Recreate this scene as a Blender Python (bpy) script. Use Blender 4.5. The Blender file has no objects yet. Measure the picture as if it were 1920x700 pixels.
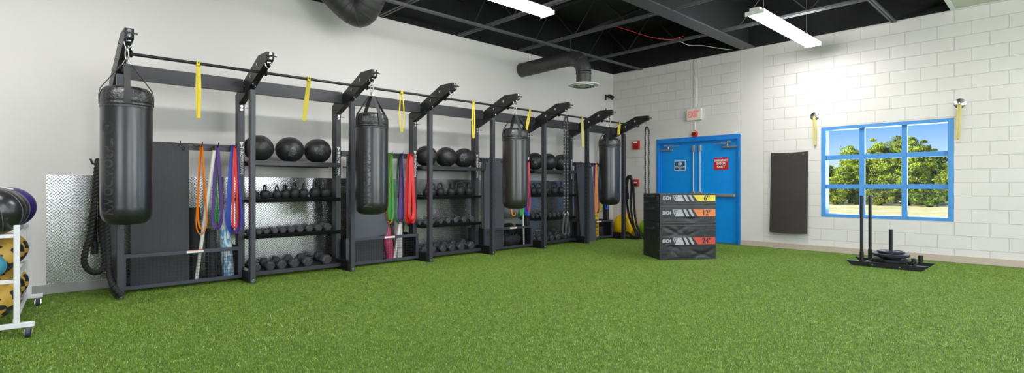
import bpy, bmesh, math, random
from mathutils import Vector, Matrix
R = math.radians
PI = math.pi
random.seed(4)
scn = bpy.context.scene
C = scn.collection
# ------------------------------------------------------------------ camera, world, sun, exposure
cam_d = bpy.data.cameras.new('camera'); cam = bpy.data.objects.new('camera', cam_d); C.objects.link(cam)
cam_d.sensor_width = 36; cam_d.lens = 980.1 / 1920 * 36; cam_d.clip_end = 400
cam.location = (0, 0, 1.16); cam.rotation_euler = (R(90), 0, R(46.78)); scn.camera = cam
scn.view_settings.view_transform = 'Standard'; scn.view_settings.look = 'None'
scn.view_settings.gamma = 1; scn.view_settings.use_curve_mapping = False; scn.view_settings.exposure = 0.0
w = bpy.data.worlds.new('sky'); scn.world = w; w.use_nodes = True
nt = w.node_tree; bg = nt.nodes['Background']
tc = nt.nodes.new('ShaderNodeTexCoord'); sp = nt.nodes.new('ShaderNodeSeparateXYZ'); cr = nt.nodes.new('ShaderNodeValToRGB')
nt.links.new(tc.outputs['Generated'], sp.inputs[0]); nt.links.new(sp.outputs[2], cr.inputs[0]); nt.links.new(cr.outputs[0], bg.inputs[0])
cr.color_ramp.elements[0].position = 0.0; cr.color_ramp.elements[0].color = (0.74, 0.88, 1.0, 1)
cr.color_ramp.elements[1].position = 0.45; cr.color_ramp.elements[1].color = (0.07, 0.24, 0.72, 1)
e = cr.color_ramp.elements.new(0.045); e.color = (0.56, 0.77, 1.0, 1)
e = cr.color_ramp.elements.new(0.095); e.color = (0.22, 0.50, 1.0, 1)
bg.inputs[1].default_value = 1.15
sd = bpy.data.lights.new('sun', 'SUN'); sd.energy = 7.5; sd.angle = R(0.6); sd.color = (1, .95, .86)
sun = bpy.data.objects.new('sun', sd); C.objects.link(sun)
sun.rotation_euler = Vector((0.55, 0.62, -0.62)).to_track_quat('-Z', 'Y').to_euler()
LED = 41.0          # radiance of the LED lenses
def area(name, loc, target, sx, sy, en, col=(1, 1, 1)):
    d = bpy.data.lights.new(name, 'AREA'); d.shape = 'RECTANGLE'; d.size = sx; d.size_y = sy; d.energy = en; d.color = col
    o = bpy.data.objects.new(name, d); C.objects.link(o); o.location = loc
    o.rotation_euler = (Vector(target) - Vector(loc)).to_track_quat('-Z', 'Y').to_euler()
# daylight entering through the tall windows in the right-hand wall and beside the far window
area('daylight_right', (5.6, 6.6, 1.9), (0, 6.6, 1.2), 3.4, 2.2, 230, (.93, .97, 1))
area('daylight_right_near', (5.6, 1.5, 1.9), (0, 1.5, 1.2), 3.4, 2.2, 150, (.93, .97, 1))
area('rear_fill_light', (2.2, -5.35, 2.0), (-1.5, 8, 1.8), 5.0, 1.9, 215, (.97, .98, 1))  # added fill light behind the camera, brightens the back wall head-on
area('daylight_far_window', (-2.1, 10.95, 1.5), (-2.1, 5, 0.9), 1.7, 1.5, 60, (.75, .87, 1))
area('daylight_far_window_side', (2.3, 10.95, 1.5), (2.0, 5, 0.9), 3.0, 1.5, 170, (.7, .84, 1))

# ------------------------------------------------------------------ materials
def lin(c):
    return tuple(((x / 255) / 12.92 if x / 255 <= .04045 else ((x / 255 + .055) / 1.055) ** 2.4) for x in c) + (1,)
def mat(name, rgb, rough=.5, metal=0, spec=.5, coat=0, noise=0, nscale=20, bump=0, bscale=60, bdist=.002, emit=0):
    m = bpy.data.materials.new(name); m.use_nodes = True; t = m.node_tree; b = t.nodes['Principled BSDF']
    col = lin(rgb); b.inputs['Base Color'].default_value = col
    b.inputs['Roughness'].default_value = rough; b.inputs['Metallic'].default_value = metal
    b.inputs['Specular IOR Level'].default_value = spec; b.inputs['Coat Weight'].default_value = coat; b.inputs['Coat Roughness'].default_value = .25
    if emit:
        b.inputs['Emission Color'].default_value = col; b.inputs['Emission Strength'].default_value = emit
    tc = t.nodes.new('ShaderNodeTexCoord')
    n = t.nodes.new('ShaderNodeTexNoise'); n.inputs['Scale'].default_value = nscale; n.inputs['Detail'].default_value = 3
    t.links.new(tc.outputs['Object'], n.inputs['Vector'])
    mx = t.nodes.new('ShaderNodeMixRGB'); mx.blend_type = 'MULTIPLY'; mx.inputs[0].default_value = 1
    mx.inputs[1].default_value = col
    mr = t.nodes.new('ShaderNodeMapRange'); mr.inputs[1].default_value = .3; mr.inputs[2].default_value = .7
    nz = noise if noise else .04
    mr.inputs[3].default_value = 1 - nz; mr.inputs[4].default_value = 1 + nz
    t.links.new(n.outputs[0], mr.inputs[0]); t.links.new(mr.outputs[0], mx.inputs[2]); t.links.new(mx.outputs[0], b.inputs['Base Color'])
    if bump:
        n2 = t.nodes.new('ShaderNodeTexNoise'); n2.inputs['Scale'].default_value = bscale; n2.inputs['Detail'].default_value = 3
        t.links.new(tc.outputs['Object'], n2.inputs['Vector'])
        bp = t.nodes.new('ShaderNodeBump'); bp.inputs['Strength'].default_value = bump; bp.inputs['Distance'].default_value = bdist
        t.links.new(n2.outputs[0], bp.inputs['Height']); t.links.new(bp.outputs[0], b.inputs['Normal'])
    return m
class NT:
    """small helper for math on node sockets"""
    def __init__(s, m): s.t = m.node_tree; s.b = s.t.nodes['Principled BSDF']
    def tc(s, k='Object'):
        n = s.t.nodes.new('ShaderNodeTexCoord'); return n.outputs[k]
    def xyz(s, v):
        n = s.t.nodes.new('ShaderNodeSeparateXYZ'); s.t.links.new(v, n.inputs[0]); return n.outputs[:]
    def vec(s, x, y, z=0.0):
        n = s.t.nodes.new('ShaderNodeCombineXYZ')
        for i, q in enumerate((x, y, z)): s.put(q, n.inputs[i])
        return n.outputs[0]
    def put(s, a, i):
        if isinstance(a, (int, float)): i.default_value = a
        elif isinstance(a, tuple): i.default_value = a
        else: s.t.links.new(a, i)
    def m(s, op, a, b=0.0, c=0.0):
        n = s.t.nodes.new('ShaderNodeMath'); n.operation = op
        s.put(a, n.inputs[0]); s.put(b, n.inputs[1]); s.put(c, n.inputs[2]); return n.outputs[0]
    def sm(s, a, lo, hi, o0=0.0, o1=1.0):
        n = s.t.nodes.new('ShaderNodeMapRange'); n.interpolation_type = 'SMOOTHSTEP'
        s.put(a, n.inputs[0]); n.inputs[1].default_value = lo; n.inputs[2].default_value = hi; n.inputs[3].default_value = o0; n.inputs[4].default_value = o1
        return n.outputs[0]
    def noise(s, v, sc, det=2.0, rough=.5):
        n = s.t.nodes.new('ShaderNodeTexNoise'); n.inputs['Scale'].default_value = sc; n.inputs['Detail'].default_value = det; n.inputs['Roughness'].default_value = rough
        s.t.links.new(v, n.inputs['Vector']); return n.outputs[0]
    def mix(s, f, a, b, mode='MIX'):
        n = s.t.nodes.new('ShaderNodeMixRGB'); n.blend_type = mode; s.put(f, n.inputs[0]); s.put(a, n.inputs[1]); s.put(b, n.inputs[2]); return n.outputs[0]
    def bump(s, h, st, dist):
        n = s.t.nodes.new('ShaderNodeBump'); n.inputs['Strength'].default_value = st; n.inputs['Distance'].default_value = dist
        s.t.links.new(h, n.inputs['Height']); s.t.links.new(n.outputs[0], s.b.inputs['Normal'])
    def col(s, c): s.put(c, s.b.inputs['Base Color'])

M = {}
M['steel'] = mat('charcoal powder coated steel', (62, 62, 66), .42, .25, bump=.15, bscale=400)
M['steel_dk'] = mat('black powder coated steel', (30, 30, 32), .4, .2, bump=.15, bscale=400)
M['chrome'] = mat('bright bolt steel', (200, 200, 200), .22, 1)
M['alu'] = mat('brushed aluminium', (186, 184, 182), .35, .7)
M['vinyl'] = mat('black vinyl', (27, 27, 30), .30, 0, .6, coat=.55, bump=.2, bscale=9, bdist=.012)
M['vinyl_br'] = mat('brownish black vinyl', (40, 37, 32), .30, 0, .6, coat=.5, bump=.2, bscale=9, bdist=.012)
M['vinyl_top'] = mat('creased black vinyl', (32, 32, 34), .26, 0, .7, coat=.3, bump=.7, bscale=55, bdist=.012)
M['web'] = mat('black webbing', (48, 48, 50), .7, bump=.4, bscale=500)
M['deboss'] = mat('worn grey print', (60, 59, 62), .55)
M['white_print'] = mat('white print', (225, 225, 225), .5)
M['grey_print'] = mat('pale grey print', (176, 178, 184), .5)
M['ballprint'] = mat('grey ball print', (110, 110, 112), .6)
M['yellow_band'] = mat('yellow latex band', (212, 192, 52), .55)
M['pale_band'] = mat('pale yellow latex band', (206, 194, 118), .55)
M['rubber'] = mat('black rubber', (34, 34, 36), .55, bump=.3, bscale=120)
M['ballrub'] = mat('black ball leather', (40, 40, 42), .42, 0, .55, bump=.2, bscale=90)
M['iron'] = mat('cast iron', (44, 44, 46), .5, .2, bump=.4, bscale=200, bdist=.001)
M['hexrub'] = mat('grey black rubber hex', (64, 64, 68), .55, bump=.2, bscale=200)
M['ribmat'] = mat('ribbed exercise mat', (66, 66, 70), .6)
M['plainmat'] = mat('plain exercise mat', (82, 84, 92), .6, noise=.05, nscale=4, bump=.15, bscale=150)
M['wallmat'] = mat('dark brown black mat', (54, 50, 46), .45, noise=.12, nscale=5, bump=.2, bscale=60)
M['rope'] = mat('black rope', (26, 25, 26), .7, bump=.3, bscale=400)
M['white_paint'] = mat('white painted steel', (232, 232, 234), .3)
M['pvc'] = mat('white pvc', (226, 224, 216), .4)
M['duct'] = mat('dark grey duct', (66, 65, 66), .45, .3)
M['diffuser'] = mat('white diffuser', (246, 246, 244), .4)
M['ceil'] = mat('black sprayed deck', (16, 16, 18), .85, noise=.5, nscale=3, bump=.6, bscale=30, bdist=.02)
M['joist'] = mat('dark grey steelwork', (84, 84, 88), .5, .1)
M['joist_web'] = mat('black web bars', (34, 34, 36), .6)
M['blue_paint'] = mat('blue door paint', (12, 148, 236), .32, 0, .5)
M['blue_frame'] = mat('blue frame paint', (20, 132, 222), .4)
M['win_blue'] = mat('blue window frame', (78, 148, 216), .4)
M['red'] = mat('fire alarm red', (196, 34, 26), .4)
M['red_sign'] = mat('red sign', (200, 30, 24), .4)
M['blue_sign'] = mat('blue sign', (20, 88, 138), .4)
M['sign_white'] = mat('white sign ink', (240, 240, 240), .5)
M['housing'] = mat('off white housing', (226, 224, 212), .5)
M['base_grey'] = mat('grey vinyl baseboard', (158, 158, 156), .5)
M['base_tan'] = mat('tan vinyl baseboard', (196, 180, 164), .55)
M['conduit'] = mat('painted conduit', (214, 213, 208), .5)
M['black_plastic'] = mat('black plastic', (22, 22, 24), .35)
M['wheel'] = mat('dark blue grey wheel', (44, 52, 66), .5)
M['led'] = mat('led lens', (255, 255, 255), .5, emit=LED)
M['exit_glow'] = mat('exit letter glow', (248, 132, 124), .5, emit=.12)
M['exit_face'] = mat('exit face', (238, 226, 218), .5)
for n_, c_ in dict(orange=(240, 130, 20), purple=(84, 50, 130), green=(26, 158, 60), dkgreen=(20, 110, 62), olive=(120, 116, 40), blue=(24, 66, 186), red=(222, 34, 30), dkred=(150, 20, 40), navy=(44, 40, 84), black=(34, 34, 36), greyb=(96, 96, 100), yel=(220, 200, 60)).items():
    M['b_' + n_] = mat(n_ + ' latex', c_, .38, 0, .5)
M['foam'] = mat('dark foam roller', (48, 48, 50), .8, noise=.2, nscale=90, bump=.4, bscale=160)
M['grid_roll'] = mat('grid roller', (40, 40, 42), .6)
M['pink'] = mat('pink marbled roller', (196, 70, 112), .55, noise=.3, nscale=25)
M['whitegrey'] = mat('pale grey roll', (206, 202, 204), .6, noise=.06)
M['tyre'] = mat('knobbly wheel', (20, 20, 21), .6)
M['yoga_y'] = mat('yellow stability ball', (252, 200, 6), .38, noise=.04)
M['yoga_g'] = mat('lime stability ball', (150, 226, 28), .38, noise=.04)
M['ycrate'] = mat('yellow plastic', (232, 196, 60), .5)
M['teal'] = mat('teal rubber', (70, 158, 186), .45, noise=.1, nscale=60)
M['box_vinyl'] = mat('black box vinyl', (30, 31, 33), .42, 0, .5, bump=.35, bscale=6, bdist=.03)
M['box_trim'] = mat('box seam', (92, 92, 94), .4)
M['b_yel'] = mat('box yellow', (226, 206, 64), .5, noise=.06, nscale=15)
M['b_org'] = mat('box orange', (232, 130, 66), .5, noise=.06, nscale=15)
M['b_rd'] = mat('box red', (206, 72, 58), .5, noise=.06, nscale=15)
M['plate_iron'] = mat('weight plate iron', (40, 42, 48), .4, .4)
M['purple_v'] = mat('purple vinyl', (56, 38, 112), .35, 0, .5)
M['roofwhite'] = mat('white sheathing board', (206, 206, 194), .8, noise=.05, nscale=6)
M['redwire'] = mat('red wire', (190, 40, 60), .5)
M['trunk'] = mat('bark', (70, 56, 40), .9)

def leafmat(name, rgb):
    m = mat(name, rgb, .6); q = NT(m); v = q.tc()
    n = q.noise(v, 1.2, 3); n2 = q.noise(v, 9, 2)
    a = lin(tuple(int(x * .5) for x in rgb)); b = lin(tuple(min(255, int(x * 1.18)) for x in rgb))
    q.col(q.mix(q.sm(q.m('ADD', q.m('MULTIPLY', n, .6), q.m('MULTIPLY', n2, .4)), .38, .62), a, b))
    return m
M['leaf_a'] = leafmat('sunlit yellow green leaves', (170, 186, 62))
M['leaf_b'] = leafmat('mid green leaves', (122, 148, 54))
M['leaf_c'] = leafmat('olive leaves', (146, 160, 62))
# blue and white marbled roller
m = mat('blue marbled roll', (120, 180, 215), .6); q = NT(m); v = q.tc()
x, y, z = q.xyz(v); n = q.noise(q.vec(x, y, q.m('MULTIPLY', z, .35)), 34, 3); q.col(q.mix(q.sm(n, .42, .6), lin((226, 236, 240)), lin((96, 160, 205)))); M['bluemarble'] = m
# ribs on the mats (fine ribs run across the width)
q = NT(M['ribmat']); x, y, z = q.xyz(q.tc()); q.bump(q.m('SINE', q.m('MULTIPLY', y, 2 * PI / .012)), .5, .002)
# grid foam roller
q = NT(M['grid_roll']); x, y, z = q.xyz(q.tc()); g = q.m('MULTIPLY', q.sm(q.m('ABSOLUTE', q.m('SINE', q.m('MULTIPLY', z, PI / .035))), .25, .5), q.sm(q.m('ABSOLUTE', q.m('SINE', q.m('MULTIPLY', x, PI / .05))), .15, .4)); q.bump(g, .9, .008)
# spiral duct seams: handled in geometry
# steel with drilled holes (posts): holes every 76 mm along z
def holed(name, base, face):
    m = mat(name, base, .42, .25); q = NT(m); x, y, z = q.xyz(q.tc())
    fz = q.m('SUBTRACT', q.m('FRACT', q.m('DIVIDE', z, .076)), .5); fz = q.m('MULTIPLY', fz, .076)
    xx = q.m('SUBTRACT', x, face)
    d = q.m('SQRT', q.m('ADD', q.m('MULTIPLY', xx, xx), q.m('MULTIPLY', fz, fz)))
    geo = q.t.nodes.new('ShaderNodeNewGeometry'); nx, ny, nz = q.xyz(geo.outputs['Normal'])
    onside = q.m('GREATER_THAN', q.m('ABSOLUTE', ny), .8)
    k = q.m('MULTIPLY', q.sm(d, .009, .0115, 1.0, 0.0), onside)
    q.col(q.mix(k, lin(base), lin((8, 8, 8)))); return m
M['post_f'] = holed('drilled front post steel', (66, 67, 73), 0.0)
M['steel_bin'] = mat('blue grey powder coated steel', (70, 74, 84), .42, .25)
# diamond plate: raised lugs, alternate cells turned by 90 degrees
m = mat('diamond tread plate', (206, 206, 205), .27, 1); q = NT(m); x, y, z = q.xyz(q.tc())
S = .7071 / .0245
u = q.m('MULTIPLY', q.m('ADD', y, z), S); v = q.m('MULTIPLY', q.m('SUBTRACT', y, z), S)
iu = q.m('FLOOR', u); iv = q.m('FLOOR', v)
fu = q.m('SUBTRACT', q.m('FRACT', u), .5); fv = q.m('SUBTRACT', q.m('FRACT', v), .5)
par = q.m('FLOORED_MODULO', q.m('ADD', iu, iv), 2.0)
inv = q.m('SUBTRACT', 1.0, par)
a = q.m('ADD', q.m('MULTIPLY', fu, par), q.m('MULTIPLY', fv, inv)); b = q.m('ADD', q.m('MULTIPLY', fv, par), q.m('MULTIPLY', fu, inv))
dd = q.m('SQRT', q.m('ADD', q.m('POWER', q.m('ABSOLUTE', q.m('DIVIDE', a, .50)), 2.0), q.m('POWER', q.m('ABSOLUTE', q.m('DIVIDE', b, .21)), 2.0)))
q.bump(q.sm(dd, .3, 1.0, 1.0, 0.0), 1.0, .005); M['tread'] = m
# concrete block wall, running bond 406 x 203
def blocks(name, rgb):
    m = mat(name, rgb, .55); q = NT(m); x, y, z = q.xyz(q.tc())
    sec = q.m('DIVIDE', z, .2032); row = q.m('FLOOR', sec)
    off = q.m('MULTIPLY', q.m('FLOORED_MODULO', row, 2.0), .5)
    cx = q.m('FRACT', q.m('ADD', q.m('DIVIDE', q.m('ADD', x, .994 + .2032), .4064), off))
    dz = q.m('MULTIPLY', q.m('MINIMUM', q.m('FRACT', sec), q.m('SUBTRACT', 1.0, q.m('FRACT', sec))), .2032)
    dx = q.m('MULTIPLY', q.m('MINIMUM', cx, q.m('SUBTRACT', 1.0, cx)), .4064)
    j = q.m('MINIMUM', dz, dx)
    # broad pilaster joints run straight up the wall; the stretch between them by the door is smooth
    vj = q.m('ABSOLUTE', q.m('ADD', x, 4.02))
    smooth = q.m('MAXIMUM', q.m('MULTIPLY', q.m('GREATER_THAN', x, -4.45), q.m('LESS_THAN', x, -4.02)), q.m('MULTIPLY', q.m('MULTIPLY', q.m('GREATER_THAN', x, -6.6), q.m('LESS_THAN', x, -4.02)), q.m('LESS_THAN', z, 2.64))); vj2 = q.m('MAXIMUM', q.m('ABSOLUTE', q.m('ADD', x, 4.45)), q.m('MULTIPLY', q.m('LESS_THAN', z, 2.2), 1.0)); vj = q.m('MINIMUM', vj, vj2)
    h = q.sm(j, .0008, .0045); h = q.m('MAXIMUM', h, smooth); h = q.m('MINIMUM', h, q.sm(vj, .001, .006))
    nz = q.noise(q.tc(), 90, 3)
    q.bump(q.m('ADD', h, q.m('MULTIPLY', nz, .10)), .8, .006)
    n = q.noise(q.tc(), 1.3, 2)
    base = q.mix(q.sm(n, .35, .65), lin(rgb), lin(tuple(min(255, c + 5) for c in rgb)))
    q.col(q.mix(h, q.mix(.15, base, lin((150, 148, 142))), base)); return m
M['blocks'] = blocks('painted concrete block', (222, 218, 214))
M['wallpaint'] = mat('painted drywall', (224, 220, 216), .5, noise=.012, nscale=1.5, bump=.05, bscale=200)
M['wallpaint_in'] = mat('plain white wall paint', (214, 213, 208), .6)
# artificial turf base
m = mat('turf backing', (70, 104, 36), .75); q = NT(m); v = q.tc(); x, y, z = q.xyz(v)
f1 = q.noise(v, 260, 2, .7); f2 = q.noise(v, 90, 3, .6); f3 = q.noise(v, 1.1, 3); f4 = q.noise(q.vec(q.m('MULTIPLY', x, 1.0), q.m('MULTIPLY', y, 3.2)), 45, 2, .7)
c1 = q.mix(q.sm(f1, .36, .66), lin((38, 68, 16)), lin((116, 152, 62)))
c2 = q.mix(q.sm(f2, .35, .68), lin((54, 90, 26)), lin((108, 146, 56)))
c = q.mix(.45, c1, c2)
c = q.mix(q.sm(f4, .62, .72, 0.0, .35), c, lin((190, 208, 150)))
c = q.mix(q.sm(f3, .3, .7, 0.0, .28), c, lin((96, 136, 50)))
q.col(c); q.bump(q.m('ADD', f1, q.m('MULTIPLY', f2, 1.2)), .9, .012); q.b.inputs['Roughness'].default_value = .62; q.b.inputs['Specular IOR Level'].default_value = .35
M['turf'] = m
m = mat('turf blades', (96, 138, 48), .3); q = NT(m); geo = q.t.nodes.new('ShaderNodeNewGeometry'); v = geo.outputs['Position']
n = q.noise(v, 70, 1); n3 = q.noise(v, .9, 3); ri = geo.outputs['Random Per Island']
n2 = q.noise(v, 28, 2, .7); n4 = q.noise(v, 7, 3, .6)
c = q.mix(ri, lin((102, 138, 18)), lin((172, 204, 64))); c = q.mix(q.sm(ri, .88, .92), c, lin((214, 226, 168)))
c = q.mix(q.sm(n2, .40, .62, .6, 0.0), c, lin((62, 92, 10))); c = q.mix(q.sm(n4, .42, .62, 0.0, .35), c, lin((150, 184, 84))); c = q.mix(q.sm(n3, .35, .65, 0.0, .25), c, lin((100, 150, 30)))
q.col(c); q.b.inputs['Specular IOR Level'].default_value = .5; M['blade'] = m
m = mat('sunny dry grass', (214, 190, 120), .9); q = NT(m); v = q.tc(); n = q.noise(v, .35, 4, .65); n2 = q.noise(v, 3, 3, .7)
q.col(q.mix(q.sm(q.m('ADD', q.m('MULTIPLY', n, .5), q.m('MULTIPLY', n2, .5)), .38, .64), lin((206, 192, 116)), lin((238, 224, 168)))); M['field'] = m
# yellow and black mottled ball
m = mat('yellow black camo leather', (200, 160, 60), .45); q = NT(m); v = q.tc(); x, y, z = q.xyz(v)
n = q.noise(q.vec(q.m('MULTIPLY', x, 1.0), q.m('MULTIPLY', y, .6), q.m('MULTIPLY', z, 2.0)), 7, 1.0); q.col(q.mix(q.sm(n, .50, .515), lin((206, 166, 70)), lin((38, 36, 40)))); M['camo'] = m
# glass: clear with a weak mirror
m = bpy.data.materials.new('window glass'); m.use_nodes = True; t = m.node_tree; t.nodes.remove(t.nodes['Principled BSDF'])
tr = t.nodes.new('ShaderNodeBsdfTransparent'); gl = t.nodes.new('ShaderNodeBsdfGlossy'); gl.inputs['Roughness'].default_value = 0
fr = t.nodes.new('ShaderNodeFresnel'); fr.inputs[0].default_value = 1.45; ms = t.nodes.new('ShaderNodeMixShader'); out = t.nodes['Material Output']
tr.inputs[0].default_value = (.95, .97, .97, 1)
t.links.new(fr.outputs[0], ms.inputs[0]); t.links.new(tr.outputs[0], ms.inputs[1]); t.links.new(gl.outputs[0], ms.inputs[2]); t.links.new(ms.outputs[0], out.inputs[0]); M['glass'] = m

# ------------------------------------------------------------------ mesh builder
class MB:
    def __init__(s): s.v = []; s.f = []
    def raw(s, vs, fs, mx=None):
        o = len(s.v)
        s.v += [tuple(mx @ Vector(p)) if mx is not None else tuple(p) for p in vs]
        s.f += [tuple(o + i for i in f) for f in fs]; return s
    def box(s, x0, x1, y0, y1, z0, z1, mx=None):
        vs = [(x, y, z) for z in (z0, z1) for y in (y0, y1) for x in (x0, x1)]
        return s.raw(vs, [(0, 2, 3, 1), (4, 5, 7, 6), (0, 1, 5, 4), (2, 6, 7, 3), (0, 4, 6, 2), (1, 3, 7, 5)], mx)
    def prism(s, poly, ax, a0, a1, mx=None):
        n = len(poly)
        def P(p, a): return {'x': (a, p[0], p[1]), 'y': (p[0], a, p[1]), 'z': (p[0], p[1], a)}[ax]
        vs = [P(p, a0) for p in poly] + [P(p, a1) for p in poly]
        fs = [tuple(range(n)), tuple(range(2 * n - 1, n - 1, -1))] + [(i, (i + 1) % n, n + (i + 1) % n, n + i) for i in range(n)]
        return s.raw(vs, fs, mx)
    def bar(s, p0, p1, w, h, up=(0, 0, 1)):
        p0 = Vector(p0); p1 = Vector(p1); d = (p1 - p0).normalized(); up = Vector(up)
        if abs(d.dot(up)) > .98: up = Vector((1, 0, 0))
        a = d.cross(up).normalized(); b = a.cross(d)
        vs = [p + a * i * w / 2 + b * j * h / 2 for p in (p0, p1) for i, j in ((-1, -1), (1, -1), (1, 1), (-1, 1))]
        return s.raw(vs, [(3, 2, 1, 0), (4, 5, 6, 7), (0, 1, 5, 4), (1, 2, 6, 5), (2, 3, 7, 6), (3, 0, 4, 7)])
    def cyl(s, p0, p1, r0, r1=None, n=20):
        r1 = r0 if r1 is None else r1
        p0 = Vector(p0); p1 = Vector(p1); d = (p1 - p0).normalized(); up = Vector((0, 0, 1)) if abs(d.z) < .9 else Vector((1, 0, 0))
        a = d.cross(up).normalized(); b = a.cross(d)
        vs = []
        for p, r in ((p0, r0), (p1, r1)):
            for i in range(n):
                t = 2 * PI * i / n; vs.append(p + a * math.cos(t) * r + b * math.sin(t) * r)
        fs = [tuple(range(n)), tuple(range(2 * n - 1, n - 1, -1))] + [((i + 1) % n, i, n + i, n + (i + 1) % n) for i in range(n)]
        return s.raw(vs, fs)
    def tube(s, pts, r, n=8, closed=False, mod=None, flat=None):
        """sweep; r a number or list; mod(i, theta, arclength)->radius factor; flat=(w,t) sweeps a flat strap"""
        pts = [Vector(p) for p in pts]; N = len(pts); tan = []
        for i in range(N):
            a = pts[(i - 1) % N] if (closed or i > 0) else pts[i]; b = pts[(i + 1) % N] if (closed or i < N - 1) else pts[i]
            tan.append((b - a).normalized())
        up = Vector((0, 0, 1)) if abs(tan[0].z) < .9 else Vector((1, 0, 0))
        nrm = (up - tan[0] * up.dot(tan[0])).normalized(); vs = []; L = 0
        for i in range(N):
            nrm = (nrm - tan[i] * nrm.dot(tan[i])).normalized(); bi = tan[i].cross(nrm)
            if i: L += (pts[i] - pts[i - 1]).length
            rr = r[i] if isinstance(r, (list, tuple)) else r
            for k in range(n):
                th = 2 * PI * k / n; q = rr * (mod(i, th, L) if mod else 1)
                vs.append(pts[i] + nrm * math.cos(th) * q + bi * math.sin(th) * q)
        fs = []
        for i in range(N if closed else N - 1):
            j = (i + 1) % N
            for k in range(n): fs.append((i * n + k, i * n + (k + 1) % n, j * n + (k + 1) % n, j * n + k))
        if not closed: fs += [tuple(range(n - 1, -1, -1)), tuple((N - 1) * n + k for k in range(n))]
        return s.raw(vs, fs)
    def strap(s, pts, side, w, t, closed=False):
        """flat strap along pts; side = direction of the width (vector or list)"""
        pts = [Vector(p) for p in pts]; N = len(pts); vs = []
        for i in range(N):
            a = pts[(i - 1) % N] if (closed or i > 0) else pts[i]; b = pts[(i + 1) % N] if (closed or i < N - 1) else pts[i]
            T = (b - a).normalized(); sd = Vector(side[i] if isinstance(side, list) else side); sd = (sd - T * sd.dot(T)).normalized(); nn = T.cross(sd)
            for p, q in ((-1, -1), (1, -1), (1, 1), (-1, 1)): vs.append(pts[i] + sd * p * w / 2 + nn * q * t / 2)
        fs = []
        for i in range(N if closed else N - 1):
            j = (i + 1) % N
            for k in range(4): fs.append((i * 4 + k, i * 4 + (k + 1) % 4, j * 4 + (k + 1) % 4, j * 4 + k))
        if not closed: fs += [(3, 2, 1, 0), tuple((N - 1) * 4 + k for k in range(4))]
        return s.raw(vs, fs)
    def lathe(s, prof, n=32, mx=None, rf=None):
        vs = []; m = len(prof)
        for i in range(n):
            t = 2 * PI * i / n
            for j, (r, z) in enumerate(prof):
                q = r * (rf(t, z) if rf else 1); vs.append((q * math.cos(t), q * math.sin(t), z))
        fs = [(i * m + j, ((i + 1) % n) * m + j, ((i + 1) % n) * m + j + 1, i * m + j + 1) for i in range(n) for j in range(m - 1)]
        if prof[0][0] > 1e-5: fs.append(tuple((n - 1 - i) * m for i in range(n)))
        if prof[-1][0] > 1e-5: fs.append(tuple(i * m + m - 1 for i in range(n)))
        return s.raw(vs, fs, mx)
    def sphere(s, c, r, n=32, sc=(1, 1, 1), rf=None, mx=None):
        prof = [(max(0, math.cos(-PI / 2 + PI * j / (n // 2))), math.sin(-PI / 2 + PI * j / (n // 2))) for j in range(n // 2 + 1)]
        prof[0] = (0, -1); prof[-1] = (0, 1)
        mm = Matrix.Translation(c) @ (mx if mx is not None else Matrix.Identity(4)) @ Matrix.Diagonal((r * sc[0], r * sc[1], r * sc[2], 1))
        return s.lathe(prof, n, mm, rf)
    def torus(s, c, Rr, r, ax='z', n=24, k=8):
        c = Vector(c); pts = []
        for i in range(n):
            t = 2 * PI * i / n; a, b = math.cos(t) * Rr, math.sin(t) * Rr
            pts.append(c + Vector({'z': (a, b, 0), 'y': (a, 0, b), 'x': (0, a, b)}[ax]))
        return s.tube(pts, r, k, closed=True)
    def build(s, name, m, parent=None, bevel=0, smooth=40, loc=None):
        me = bpy.data.meshes.new(name); me.from_pydata(s.v, [], s.f); me.validate()
        bm = bmesh.new(); bm.from_mesh(me); bmesh.ops.remove_doubles(bm, verts=bm.verts, dist=1e-6)
        bmesh.ops.recalc_face_normals(bm, faces=bm.faces); bm.to_mesh(me); bm.free()
        me.materials.append(M[m] if isinstance(m, str) else m)
        if smooth:
            me.shade_smooth(); me.set_sharp_from_angle(angle=R(smooth))
        o = bpy.data.objects.new(name, me); C.objects.link(o)
        if parent is not None: o.parent = parent
        if loc: o.location = loc
        if bevel:
            b = o.modifiers.new('bevel', 'BEVEL'); b.width = bevel; b.segments = 2; b.limit_method = 'ANGLE'; b.angle_limit = R(50)
        return o
def thing(name, label, cat, loc=(0, 0, 0), rz=0, group=None):
    o = bpy.data.objects.new(name, None); C.objects.link(o); o.location = loc; o.rotation_euler = (0, 0, rz); o.empty_display_size = .1
    return tag(o, label, cat, group)
def tag(o, label, cat, group=None):
    o['label'] = label; o['category'] = cat
    if group: o['group'] = group
    return o
def struct(o): o['kind'] = 'structure'; return o
def dup(root, loc, rz=None, label=None, group=None, sc=None):
    r = root.copy(); C.objects.link(r); r.location = loc
    if rz is not None: r.rotation_euler = (0, 0, rz)
    if sc: r.scale = (sc,) * 3 if isinstance(sc, (int, float)) else sc
    if label: r['label'] = label
    if group: r['group'] = group
    def rec(a, b):
        for ch in list(a.children):
            c = ch.copy(); C.objects.link(c); c.parent = b; rec(ch, c)
    rec(root, r); return r
def text_mb(txt, size, thick=.0015, bold=0.0, align='CENTER', fn=None, mx=None, sp=1.0, shear=0.0):
    cu = bpy.data.curves.new('t', 'FONT'); cu.body = txt; cu.size = size; cu.extrude = thick / 2; cu.offset = bold * size; cu.align_x = align; cu.align_y = 'CENTER'; cu.space_character = sp; cu.shear = shear; cu.resolution_u = 3; cu.space_line = .85
    ob = bpy.data.objects.new('t', cu); C.objects.link(ob)
    me = bpy.data.meshes.new_from_object(ob); bpy.data.objects.remove(ob)
    vs = [tuple(v.co) for v in me.vertices]; fs = [tuple(p.vertices) for p in me.polygons]
    if fn: vs = [fn(*v) for v in vs]
    m = MB(); m.raw(vs, fs, mx); return m
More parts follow.
